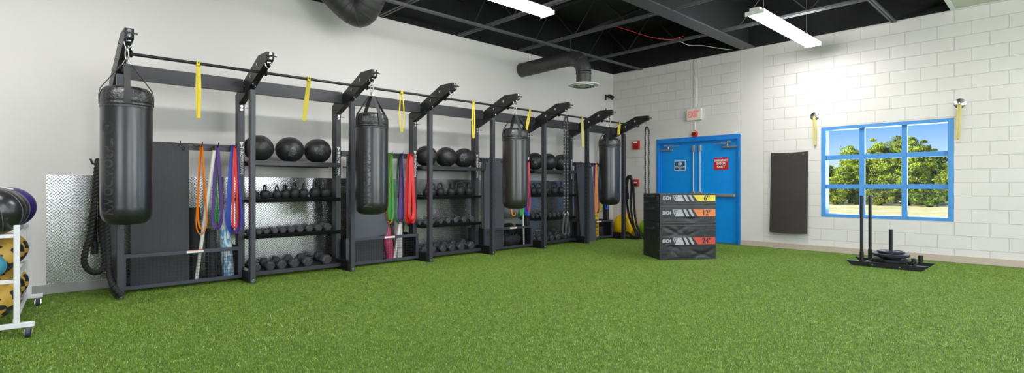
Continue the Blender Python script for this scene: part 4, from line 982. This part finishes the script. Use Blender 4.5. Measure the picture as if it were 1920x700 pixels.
rope([(-7.06, .57, .46), (-7.055, .56, .82), (-7.05, .575, 1.15), (-7.035, .59, 1.36), (-6.995, .592, 1.43), (-6.955, .588, 1.36), (-6.95, .560, 1.0), (-6.95, .525, .66), (-6.95, .485, .49), (-6.95, .478, .37), (-6.96, .52, .285), (-6.97, .59, .262), (-6.99, .645, .32), (-7.01, .645, .48), (-7.03, .62, .72), (-7.04, .63, 1.1), (-7.035, .645, 1.36), (-6.995, .648, 1.43), (-6.955, .645, 1.36), (-6.94, .645, .95), (-6.90, .66, .62), (-6.80, .665, .35), (-6.70, .672, .20), (-6.60, .70, .12), (-6.57, .745, .045)], .027,
     'thick black battle rope looped over a peg at the left end of the rack', (True, False))
rope([(-6.72, 9.86, .9), (-6.70, 9.80, 1.15), (-6.70, 9.78, 1.32), (-6.655, 9.78, 1.385), (-6.60, 9.78, 1.34), (-6.53, 9.78, 1.18), (-6.51, 9.78, .8), (-6.45, 9.77, .38), (-6.34, 9.77, .12), (-6.42, 9.76, .035), (-6.60, 9.75, .03), (-6.74, 9.75, .05), (-6.66, 9.74, .14), (-6.5, 9.74, .06), (-6.42, 9.73, .10), (-6.50, 9.74, .35), (-6.58, 9.76, .75), (-6.585, 9.80, 1.15), (-6.61, 9.82, 1.36), (-6.655, 9.83, 1.39), (-6.70, 9.83, 1.34), (-6.73, 9.82, 1.0), (-6.70, 9.84, .6), (-6.60, 9.84, .33), (-6.46, 9.83, .15), (-6.36, 9.84, .04)], .024,
     'black battle rope looped over the right end of the rack by the coloured balls', (True, True))

# ================================================================== SUSPENSION STRAPS
def daisy(y, x, z0, z1, wv, off, parent, step=.06, mk='web'):
    b = MB(); n = int((z1 - z0) / .03)
    b.strap([(x + .004 * math.sin(k * .9), y, z1 - (z1 - z0) * k / n) for k in range(n + 1)], wv, .032, .004); o = b.build('strap', mk, parent)
    b = MB(); a = Vector(wv).normalized(); nn = a.cross(Vector((0, 0, 1))).normalized()
    z = z1 - .05
    while z > z0 + .02:
        for sg in (-1, 1):
            c = Vector((x, y, z)) + nn * .0075 * sg; b.bar(c - a * .008, c + a * .008, .002, .009)
        z -= step
    b.build('stitching', 'grey_print', o, smooth=0)['kind'] = 'stuff'; return o
t_ = thing('suspension_trainer', 'black suspension straps with foot loops hanging from the sixth arm', 'straps', (-6.13, 7.095, 0))
MB().tube([(0, .018 * math.sin(2 * PI * k / 16), 2.465 - .045 * math.cos(2 * PI * k / 16)) for k in range(16)], .005, 8, closed=True).build('carabiner', 'alu', t_)
for s_, y in enumerate((-.06, .03)):
    MB().strap([(0, 0, 2.43), (0, y * .6, 2.39), (0, y, 2.33)], (.7, .7, 0), .03, .004).build('upper_loop', 'web', t_)
    daisy(y, 0, .72, 2.34, (.757, .65, 0), 0, t_)
    MB().tube([(0, y + .016 * math.sin(2 * PI * k / 16), .68 - .04 * math.cos(2 * PI * k / 16)) for k in range(16)], .004, 8, closed=True).build('ring', 'chrome', t_)
    lp = smoothpath([(0, y, .64), (0, y - .03, .50), (0, y - .045, .36), (0, y, .29), (0, y + .045, .36), (0, y + .03, .50), (0, y + .004, .64)], 6)
    MB().strap(lp, (1, 0, 0), .035, .005).build('foot_loop', 'greywebb' if False else 'b_greyb', t_)
    MB().cyl((-.03, y, .29), (.03, y, .29), .016, n=14).build('grip', 'foam', t_)
t_ = thing('suspension_trainer', 'black daisy chain straps hanging from the last arm before the blue door', 'straps', (-6.10, FRM[7], 0))
MB().tube([(0, .018 * math.sin(2 * PI * k / 16), 2.465 - .045 * math.cos(2 * PI * k / 16)) for k in range(16)], .005, 8, closed=True).build('carabiner', 'alu', t_)
for s_, x in enumerate((-.035, .05)):
    MB().strap([(0, 0, 2.43), (x * .6, 0, 2.40), (x, 0, 2.34)], (.7, .7, 0), .034, .004).build('upper_loop', 'web', t_)
    daisy(0, x, .55, 2.35, (.845, .535, 0), 0, t_, .045)
    MB().tube([(x + .016 * math.sin(2 * PI * k / 16), 0, .51 - .04 * math.cos(2 * PI * k / 16)) for k in range(16)], .004, 8, closed=True).build('ring', 'chrome', t_)

# ================================================================== STABILITY BALLS
def stab(loc, r, mk, lab):
    o = thing('stability_ball', lab, 'exercise ball', (loc[0], loc[1], 0))
    MB().sphere((0, 0, r * .985), r, 64, (1, 1, .985), lambda t, z: 1 - .004 * (abs(math.sin(z * 28)) > .93) * (abs(z) < .8), None).build('ball_shell', mk, o, smooth=60)
    MB().cyl((r * .5, -r * .5, r * 1.68), (r * .51, -r * .51, r * 1.7), .012, n=12).build('air_plug', 'sign_white', o)
stab((-6.93, 10.04), .275, 'yoga_y', 'large yellow stability ball behind the battle rope')
stab((-6.30, 10.13), .255, 'yoga_g', 'lime green stability ball between rope and plyometric boxes')

# ================================================================== PLYOMETRIC BOXES
BR = math.atan2(.815, .58); bz = 0
def plyo(h, z0, off, cm, inch, mk, lab):
    o = thing('plyometric_box', lab, 'box', (-4.378 + off[0], 7.286 + off[1], z0), BR); w_, d_ = .935, .66
    b = MB(); nx, nz = 24, 10; vs = []; fs = []
    NX_, NZ_ = 48, max(8, int(h * 60)); rs = random.Random(int(h * 100))
    fold = [(rs.uniform(.1, .9), rs.uniform(.0, .9) if h > .5 else rs.uniform(0, 1), rs.uniform(-.9, .9), rs.uniform(.02, .05), rs.uniform(.10, .28)) for _ in range(16 if h > .5 else 7)]
    for i in range(NX_ + 1):
        for j in range(NZ_ + 1):
            u = i / NX_; v = j / NZ_; y = 0
            for fu, fv, an, wd_, ln in fold:
                du_ = (u - fu) * w_; dv_ = (v - fv) * h; a_ = du_ * math.cos(an) + dv_ * math.sin(an); c_ = -du_ * math.sin(an) + dv_ * math.cos(an)
                y += math.exp(-(c_ / wd_ * 1.6) ** 2 - (a_ / ln) ** 2) * .006
            edge = min(1, u * 12, (1 - u) * 12, v * 10, (1 - v) * 10); band = 1 if abs(v * h - {.15: .075, .30: .142, .60: .30}[h]) > .075 else .0
            vs.append((u * w_, y * edge * band + .0, .002 + (h - .006) * v))
    for i in range(NX_):
        for j in range(NZ_): a = i * (NZ_ + 1) + j; fs.append((a, a + NZ_ + 1, a + NZ_ + 2, a + 1))
    b.raw(vs, fs)
    z0_, z1_ = .002, h - .004; b.raw([(0, 0, z0_), (w_, 0, z0_), (w_, d_, z0_), (0, d_, z0_), (0, 0, z1_), (w_, 0, z1_), (w_, d_, z1_), (0, d_, z1_)], [(0, 3, 2, 1), (4, 5, 6, 7), (1, 2, 6, 5), (2, 3, 7, 6), (3, 0, 4, 7)])
    body = b.build('foam_body', 'box_vinyl', o, smooth=30)
    lid = MB(); lid.box(-.006, w_ + .006, -.006, d_ + .006, h - (.035 if h < .2 else .045), h - .004)
    if h > .2:
        b = MB(); n = 60; pts = [(.004 + (w_ - .008) * k / n, -.0075 - .003 * abs(math.sin(k * 1.7)), h - .052 + .002 * math.sin(k * 2.3)) for k in range(n + 1)]; b.tube(pts, .005, 6)
        b.tube([(x, y, h - .008) for x, y, z in pts], .005, 6); b.build('zip_seam', 'box_trim', o)
    else:
        MB().tube([(.004 + (w_ - .008) * k / 30, -.004, h - .006 + .0015 * math.sin(k)) for k in range(31)], .005, 6).build('edge_piping', 'box_trim', o)
    sh_ = .11 if h > .2 else .095; zc = {.15: .075, .30: .142, .60: .30}[h]; y_ = -.0015
    def F(x, z): return (x, z)
    def pan(poly, name, mk2, y0=-.0018, par=o): return MB().prism([(x * w_, zc + z * sh_) for x, z in poly], 'y', y0, -.0001).build(name, mk2, par, smooth=0)
    MB_ = text_mb(cm, .074, .0015, .04, mx=ax3((1, 0, 0), (0, 0, 1), (0, -1, 0), (.122 * w_, -.0012, zc)) @ Matrix.Diagonal((.78, 1, 1, 1))); MB_.build('lettering', 'grey_print', o, smooth=0)
    em = pan([(.325, .5), (.385, .5), (.435, -.5), (.27, -.5)], 'emblem', 'grey_print')
    MB().prism([(x * w_, zc + z * sh_) for x, z in ((.225, .5), (.325, .5), (.315, .4), (.243, .4), (.282, -.5), (.27, -.5))], 'y', -.0018, -.0001).build('emblem_outline', 'grey_print', o, smooth=0)
    MB().prism([(x * w_, zc + z * sh_) for x, z in ((.262, .28), (.305, .28), (.30, .18), (.291, .18), (.288, -.3), (.280, -.3), (.279, .18), (.268, .18))], 'y', -.0030, -.0019).build('emblem_letter', 'grey_print', o, smooth=0)
    pan([(.415, .5), (.465, .5), (.525, -.5), (.475, -.5)], 'slash', 'grey_print'); pan([(.505, .5), (.552, .5), (.615, -.5), (.572, -.5)], 'slash', 'grey_print')
    cb = pan([(.59, .5), (.992, .5), (.992, -.5), (.675, -.5)], 'colour_band', mk)
    text_mb(inch + '\u201d', .115, .0015, .03, mx=ax3((1, 0, 0), (0, 0, 1), (0, -1, 0), (.835 * w_, -.0028, zc - .003)) @ Matrix.Diagonal((.95, 1, 1, 1))).build('lettering', 'black_plastic', cb, smooth=0)
    if h > .14:
        hz = h * .72 if h < .5 else .5
        MB().strap(smoothpath([(-.004, .18, hz), (-.03, .25, hz - .01), (-.035, .36, hz - .015), (-.03, .46, hz - .01), (-.004, .52, hz)], 5), (0, 0, 1), .035, .006).build('carry_handle', 'web', o)
        MB().strap(smoothpath([(w_ + .004, .18, hz), (w_ + .02, .25, hz - .01), (w_ + .022, .36, hz - .015), (w_ + .02, .46, hz - .01), (w_ + .004, .52, hz)], 5), (0, 0, 1), .035, .006).build('carry_handle', 'web', o)
    b = MB()
    for yy in (.03,): b.box(-.012, -.0005, yy, yy + .07, h - .075 if h > .2 else h - .12, h - .015 if h > .2 else h - .04)
    b.build('corner_tab', 'steel', o, bevel=.004)
    if h > .5:
        b = MB()
        for z in (.35, .15): b.cyl((-.0005, .03, z), (-.006, .03, z), .008, n=10)
        b.build('snap', 'chrome', o)
    return o
plyo(.60, 0.001, (0, 0), '60CM', '24', 'b_rd', 'tall black soft plyometric box at the bottom with red 24 inch band')
plyo(.30, .601, (.004, -.006), '30CM', '12', 'b_org', 'middle black plyometric box with orange 12 inch band')
plyo(.15, .901, (-.002, .004), '15CM', '6', 'b_yel', 'thin black plyometric box on top with yellow 6 inch band')

# ================================================================== PUSH SLED AND PLATES
sl = thing('push_sled', 'low black push sled with two tall push poles below the window', 'sled', (-1.75, 9.13, 0))
SX = lambda v: v + 1.75
for yy in (8.9 - 9.13, 9.37 - 9.13):
    dx = -.0 if yy < 0 else .0
    sk = MB().prism([(SX(-2.165), .002), (SX(-1.365), .002), (SX(-1.275), .075), (SX(-1.30), .078), (SX(-2.19), .078), (SX(-2.235), .085), (SX(-2.245), .078)], 'y', yy - .03, yy + .03).build('skid', 'steel_dk', sl, bevel=.003, smooth=0)
    b = MB(); bolt(b, (SX(-1.92), yy - .03, .04), (0, -1, 0), .011); bolt(b, (SX(-1.60), yy - .03, .04), (0, -1, 0), .011); b.build('bolts', 'chrome', sk)
    MB().cyl((SX(-2.055), yy, .078), (SX(-2.055), yy, 1.03), .021, n=18).build('push_pole', 'steel_dk', sl)
    b = MB().cyl((SX(-2.055), yy, .078), (SX(-2.055), yy, .21), .027, n=18); b.build('pole_socket', 'steel_dk', sl)
    MB().cyl((SX(-1.445), yy, .078), (SX(-1.445), yy, .175), .028, n=18).build('short_post', 'steel_dk', sl)
b = MB()
for x in (-2.02, -1.87, -1.63, -1.48): b.box(SX(x) - .02, SX(x) + .02, -.1995, .2095, .03, .07)
b.build('cross_bars', 'steel_dk', sl, bevel=.002, smooth=0)
MB().box(SX(-1.86), SX(-1.64), -.1, .1, .0705, .078).build('base_plate', 'steel_dk', sl, smooth=0)
MB().cyl((0, 0, .0785), (0, 0, .545), .0235, n=20).build('weight_post', 'steel_dk', sl)
def plate(z, r, h, lab):
    o = thing('weight_plate', lab, 'weight plate', (-1.75, 9.13, z), 0, 'plates stacked on the push sled')
    MB().lathe([(.026, 0), (r - .012, 0), (r, .008), (r, h - .008), (r - .010, h), (r - .028, h), (r - .034, h - .008), (.07, h - .010), (.06, h), (.026, h), (.026, 0)], 48).build('disc', 'plate_iron', o)
    return o
plate(.0785, .225, .045, 'lowest large round plate on the push sled'); plate(.1240, .14, .03, 'small plate between the two large plates on the sled')
plate(.1545, .225, .045, 'upper large round plate on the push sled'); plate(.2000, .165, .035, 'top medium plate around the middle post of the sled')

# ================================================================== WALL MAT, RINGS
t_ = thing('wall_mat', 'dark brown black mat hanging on the block wall left of the window', 'mat', (-3.548, BACKY, 0))
vs = []; nx, nz = 12, 30; b = MB()
for s_ in (0, 1):
    for j in range(nz + 1):
        for i in range(nx + 1):
            u = i / nx; v = j / nz; wz = .34 / 1 * 0
            x = (-.318 + .636 * u) * (1 + .02 * (1 - v)); z = .30 + 1.50 * v - .012 * math.sin(PI * u) * (v > .9) + .012 * math.sin(PI * u)*(v<.1)*-1
            y = -.035 - .05 * (1 - v) ** 4 - .008 * math.sin(PI * u) - .01 * math.sin(5 * v); vs.append((x, y - (.016 if s_ == 0 else 0), z))
N = (nx + 1) * (nz + 1); fs = []
for j in range(nz):
    for i in range(nx):
        a = j * (nx + 1) + i; fs.append((a, a + 1, a + nx + 2, a + nx + 1)); fs.append((N + a, N + a + nx + 1, N + a + nx + 2, N + a + 1))
for i in range(nx): a = nz * (nx + 1) + i; fs += [(i, N + i, N + i + 1, i + 1), (a, a + 1, N + a + 1, N + a)]
for j in range(nz): a = j * (nx + 1); fs.append((a, a + nx + 1, N + a + nx + 1, N + a)); a += nx; fs.append((a, N + a, N + a + nx + 1, a + nx + 1))
b.raw(vs, fs).build('mat_sheet', 'wallmat', t_, smooth=60)
for x in (-.27, .25):
    MB().torus((x, -.072, 1.745), .013, .004, 'y', 18, 6).build('eyelet', 'chrome', t_)
    MB().tube([(x, -.002, 1.755), (x, -.08, 1.752), (x, -.085, 1.77)], .005, 8).build('wall_hook', 'chrome', t_)
MB().tube([(-.06, -.07, 1.76), (.06, -.07, 1.76), (.06, -.072, 1.725), (-.06, -.072, 1.725)], .003, 6, closed=True).build('handle_slot', 'chrome', t_)
for x, lab, tilt in ((-3.124, 'chrome wall anchor disc left of the window', .01), (-1.130, 'chrome wall anchor disc right of the window', -.02)):
    t_ = thing('wall_anchor', lab, 'wall anchor', (x, BACKY, 2.425)); b = MB().lathe([(0, 0), (.074, 0), (.074, .006), (.055, .014), (.02, .018), (0, .02)], 28, Matrix.Rotation(R(90), 4, 'X')); b.build('disc', 'chrome', t_)
    MB().torus((0, -.035, -.004), .022, .005, 'x', 20, 8).build('ring', 'chrome', t_)
    L_ = .52 if x < -2 else .54; n = 12; y_ = -.038
    A = [(-.010 - .006 * math.sin(PI * k / n) + tilt * k / n, y_, -.02 - (L_ - .02) * k / n) for k in range(n + 1)]; B_ = [(.010 + .008 * math.sin(PI * k / n) + tilt * k / n, y_ - .004, -.02 - (L_ - .02) * k / n) for k in range(n + 1)]
    o = tag(MB().strap([(0, y_, .0)] + A + [(tilt, y_, -L_ - .01)] + B_[::-1] + [(0, y_ - .004, .0)], (.97, .2, 0), .026, .003).build('loop_band', 'pale_band'), 'pale yellow loop band hanging from the wall disc %s of the window' % ('left' if x < -2 else 'right'), 'exercise band', 'pale bands on the block wall'); o.location = (x, BACKY, 2.425)
    b = MB().torus((0, y_, -.022), .015, .008, 'y', 16, 8); b.build('knot', 'pale_band', o)

# ================================================================== BALL CART
ct = thing('ball_cart', 'white steel ball cart on castors at the left edge of the photo', 'cart', (-5.5, -.022, 0), R(-3.34))
CW = .34; CL = 1.372
for x in (0, -CL):
    for y in (0, -CW): MB().box(x - .018, x + .018, y - .018, y + .018, .115, .865).build('post', 'white_paint', ct, bevel=.003, smooth=0)
    MB().box(x - .019, x + .019, -CW - .14, .10, .078, .1145).build('foot_bar', 'white_paint', ct, bevel=.003, smooth=0)
    for z in (.438, .785): MB().box(x - .013, x + .013, -CW + .0185, -.0185, z - .016, z + .012).build('end_bar', 'white_paint', ct, bevel=.002, smooth=0)
for z in (.117, .425, .772):
    for y in (-.012, -CW + .012): MB().box(-CL + .0185, -.0185, y - .012, y + .012, z, z + .026).build('shelf_rail', 'white_paint', ct, bevel=.002, smooth=0)
for x in (0, -CL):
    for y in (.065, -CW - .105):
        cs = MB().cyl((x, y, .068), (x, y, .0775), .03, n=16); cs.prism([(x - .022, .068), (x + .022, .068), (x + .052, .03), (x + .035, .024)], 'y', y - .024, y - .019); cs.prism([(x - .022, .068), (x + .022, .068), (x + .052, .03), (x + .035, .024)], 'y', y + .019, y + .024)
        cs.box(x - .02, x + .02, y - .024, y + .024, .060, .069); cs.cyl((x, y, .06), (x, y, .078), .012, n=8); c_ = cs.build('castor', 'chrome', ct)
        wb = MB().lathe([(.01, -.015), (.03, -.016), (.036, -.012), (.037, 0), (.036, .012), (.03, .016), (.01, .015)], 28, ax3((1, 0, 0), (0, 0, 1), (0, -1, 0), (x + .042, y, .037))); wb.build('wheel', 'wheel', c_)
MC = ct.matrix_basis.copy()
from mathutils import Euler
MC = Matrix.Translation((-5.5, -.022, 0)) @ Matrix.Rotation(R(-3.34), 4, 'Z')
def cart_ball(lx, ly, z, r, mk, lab, sc=(1, 1, 1), grooves=True, tilt=(0, 0, 0)):
    p = MC @ Vector((lx, ly, z)); o = thing('medicine_ball', lab, 'medicine ball', p, 0, 'balls on the white cart')
    rot = Euler(tilt).to_matrix().to_4x4()
    def rf(t, zz):
        u = (t / (2 * PI) * 8) % 1; u = min(u, 1 - u); return 1 - .02 * math.exp(-(u / .03) ** 2)
    MB().sphere((0, 0, 0), r, 64, sc, rf if grooves else None, rot).build('ball_shell', mk, o, smooth=60)
    b = MB()
    if mk.startswith('vinyl'):
        for k in range(8):
            a = 2 * PI * k / 8; pts = []
            for j in range(25):
                el = -PI / 2 + PI * j / 24; pts.append(rot @ Vector((r * sc[0] * math.cos(el) * math.cos(a), r * sc[1] * math.cos(el) * math.sin(a), r * sc[2] * math.sin(el))) )
            b.tube(pts, .0035, 6)
        b.build('piping', 'b_greyb', o)
        MB().lathe([(0, .0), (.06, 0), (.06, .006), (0, .008)], 24, rot @ Matrix.Translation((0, 0, r * sc[2] - .004))).build('top_patch', 'whitegrey', o)
    return o
cart_ball(-.20, -.155, .968, .20, 'vinyl', 'big black leather ball with pale seams on top of the cart', (1, 1, .93), True, (.2, .1, .3))
cart_ball(-.62, -.155, .968, .20, 'vinyl', 'second black ball with pale seams behind the first on the cart', (1, 1, .93), True, (-.1, .2, .8))
cart_ball(-1.08, -.13, .968, .20, 'purple_v', 'purple ball at the far end of the cart top', (1, 1, .93), True, (.1, .1, .1))
cart_ball(-.16, -.17, .545, .105, 'teal', 'small teal ball on the middle shelf of the cart', (1, 1, .9), False)
cart_ball(-.46, -.165, .580, .145, 'camo', 'yellow and black ball behind the teal ball, middle shelf', tilt=(.3, 1, 0)); cart_ball(-.80, -.15, .585, .15, 'camo', 'yellow and black ball third along the middle shelf', tilt=(1.3, .2, 0)); cart_ball(-1.15, -.14, .585, .15, 'camo', 'yellow and black ball at the far end of the middle shelf', tilt=(.3, .4, 1))
cart_ball(-.20, -.16, .272, .15, 'camo', 'yellow and black ball nearest on the bottom shelf', tilt=(.6, .5, 0)); cart_ball(-.54, -.155, .272, .15, 'camo', 'yellow and black ball second on the bottom shelf', tilt=(.3, 1.6, 0)); cart_ball(-.87, -.15, .272, .15, 'camo', 'yellow and black ball third on the bottom shelf', tilt=(2.3, 1, 0)); cart_ball(-1.19, -.14, .272, .15, 'camo', 'yellow and black ball at the far end of the bottom shelf', tilt=(1.3, 1, 0))

# ================================================================== TREES BEYOND THE FIELD
def crown(b, c, rad, n, rs, size=.17):
    for _ in range(n):
        while True:
            d = Vector((rs.uniform(-1, 1), rs.uniform(-1, 1), rs.uniform(-1, 1)))
            if .25 < d.length < 1: break
        d = d.normalized() * (d.length ** .7) * (1.35 if rs.random() < .12 else 1)
        p = Vector(c) + Vector((d.x * rad[0], d.y * rad[1], d.z * rad[2]))
        if p.z < .02: continue
        nn = (d.normalized() * .7 + Vector((rs.uniform(-1, 1), rs.uniform(-1, 1), rs.uniform(-.5, 1))) * 1.2).normalized(); a = nn.orthogonal().normalized(); a = Matrix.Rotation(rs.uniform(0, 6.28), 3, nn) @ a; q = nn.cross(a); s_ = size * rs.uniform(.6, 1.4)
        b.raw([p - a * s_, p - q * s_ * .5, p + a * s_, p + q * s_ * .5], [(0, 1, 2, 3)])
def tree(x, y, h, wd, mk, lab, seed, kind='tree', n=20000, size=.06):
    rs = random.Random(seed); o = thing('broadleaf_tree' if kind == 'tree' else 'leafy_shrub', lab, kind, (x, y, -.1), 0, 'trees and shrubs beyond the field')
    b = MB(); lobes = [((0, 0, h * .40), wd * .75, h * .36)]
    for i in range(6 if kind == 'tree' else 3):
        t = rs.uniform(0, 6.28); rr = rs.uniform(.2, .6) * wd; lobes.append(((rr * math.cos(t), rr * math.sin(t) * .7, h * rs.uniform(.35, .68)), wd * rs.uniform(.32, .5), h * rs.uniform(.16, .26)))
    lobes.append(((rs.uniform(-.2, .2) * wd, 0, h * .80), wd * .38, h * .15))
    clumps = []
    for c, rx, rz_ in lobes:
        for q_ in range(13):
            d = Vector((rs.gauss(0, 1), rs.gauss(0, 1), rs.gauss(0, 1))).normalized() * rs.uniform(.75, 1.08); cr = wd * rs.uniform(.10, .24)
            cp_ = (c[0] + d.x * rx, c[1] + d.y * rx * .9, c[2] + d.z * rz_)
            if cp_[2] + cr * .7 < h * 1.02: clumps.append((cp_, cr))
    for cp_, cr in clumps: crown(b, cp_, (cr * rs.uniform(.9, 1.3), cr, cr * rs.uniform(.6, .9)), n // len(clumps), rs, size)
    crown(b, (0, 0, h * .4), (wd * .62, wd * .5, h * .33), n // 6, rs, size * 1.3)
    b.build('foliage', mk, o, smooth=0)
    tb = MB().cyl((0, 0, -.02), (0, 0, h * .5), .16, .08, 10)
    for i in range(4):
        a = i * 1.6; tb.cyl((0, 0, h * .3), (math.cos(a) * wd * .4, math.sin(a) * wd * .3, h * .6), .07, .03, 8)
    tb.build('trunk', 'trunk', o); return o
TR = [(-14.2, 46, 3.2, 1.6, 'leaf_c'), (-12.6, 45.5, 3.0, 1.5, 'leaf_b'), (-11.2, 46.5, 4.4, 1.5, 'leaf_a'), (-10.2, 45, 3.3, 1.3, 'leaf_b'), (-9.6, 46, 4.9, 1.3, 'leaf_a'), (-8.5, 45.5, 5.1, 1.6, 'leaf_c'), (-7.3, 46, 4.85, 1.4, 'leaf_a'), (-6.2, 45.5, 4.1, 1.3, 'leaf_b'), (-5.0, 46, 3.5, 1.4, 'leaf_a'), (-3.6, 46, 4.2, 1.7, 'leaf_b'), (-1.5, 46, 4.6, 2.0, 'leaf_c'), (1, 46.5, 4.2, 2.0, 'leaf_a')]
tl = ['far left low', 'second from the left, low', 'left pane tall yellow green', 'dark green between two tall', 'tall yellow green in the middle pane', 'tallest olive green', 'right of the tallest, yellow green', 'mid green in the right pane', 'low yellow green at the right pane edge', 'green, just hidden right of the window', 'olive, further right of the window', 'rightmost yellow green']
for i, (x, y, h, wd, mk) in enumerate(TR): tree(x * (44 + 4 * (i % 2)) / 45.5, 44 + 4.2 * (i % 2), h * (1.0 if i % 2 == 0 else 1.05), wd, mk, 'tree beyond the field, %s' % tl[i], 11 + i)
for i in range(9):
    tree(-13.6 + 1.28 * i, 41.2 + 1.2 * (i % 2), 1.3 + .35 * ((i * 7) % 3), 1.05, ['leaf_b', 'leaf_c', 'leaf_a'][i % 3], 'shrub at the foot of the trees, %s from the left' % ORD[i], 50 + i, 'shrub', 7000, .05)
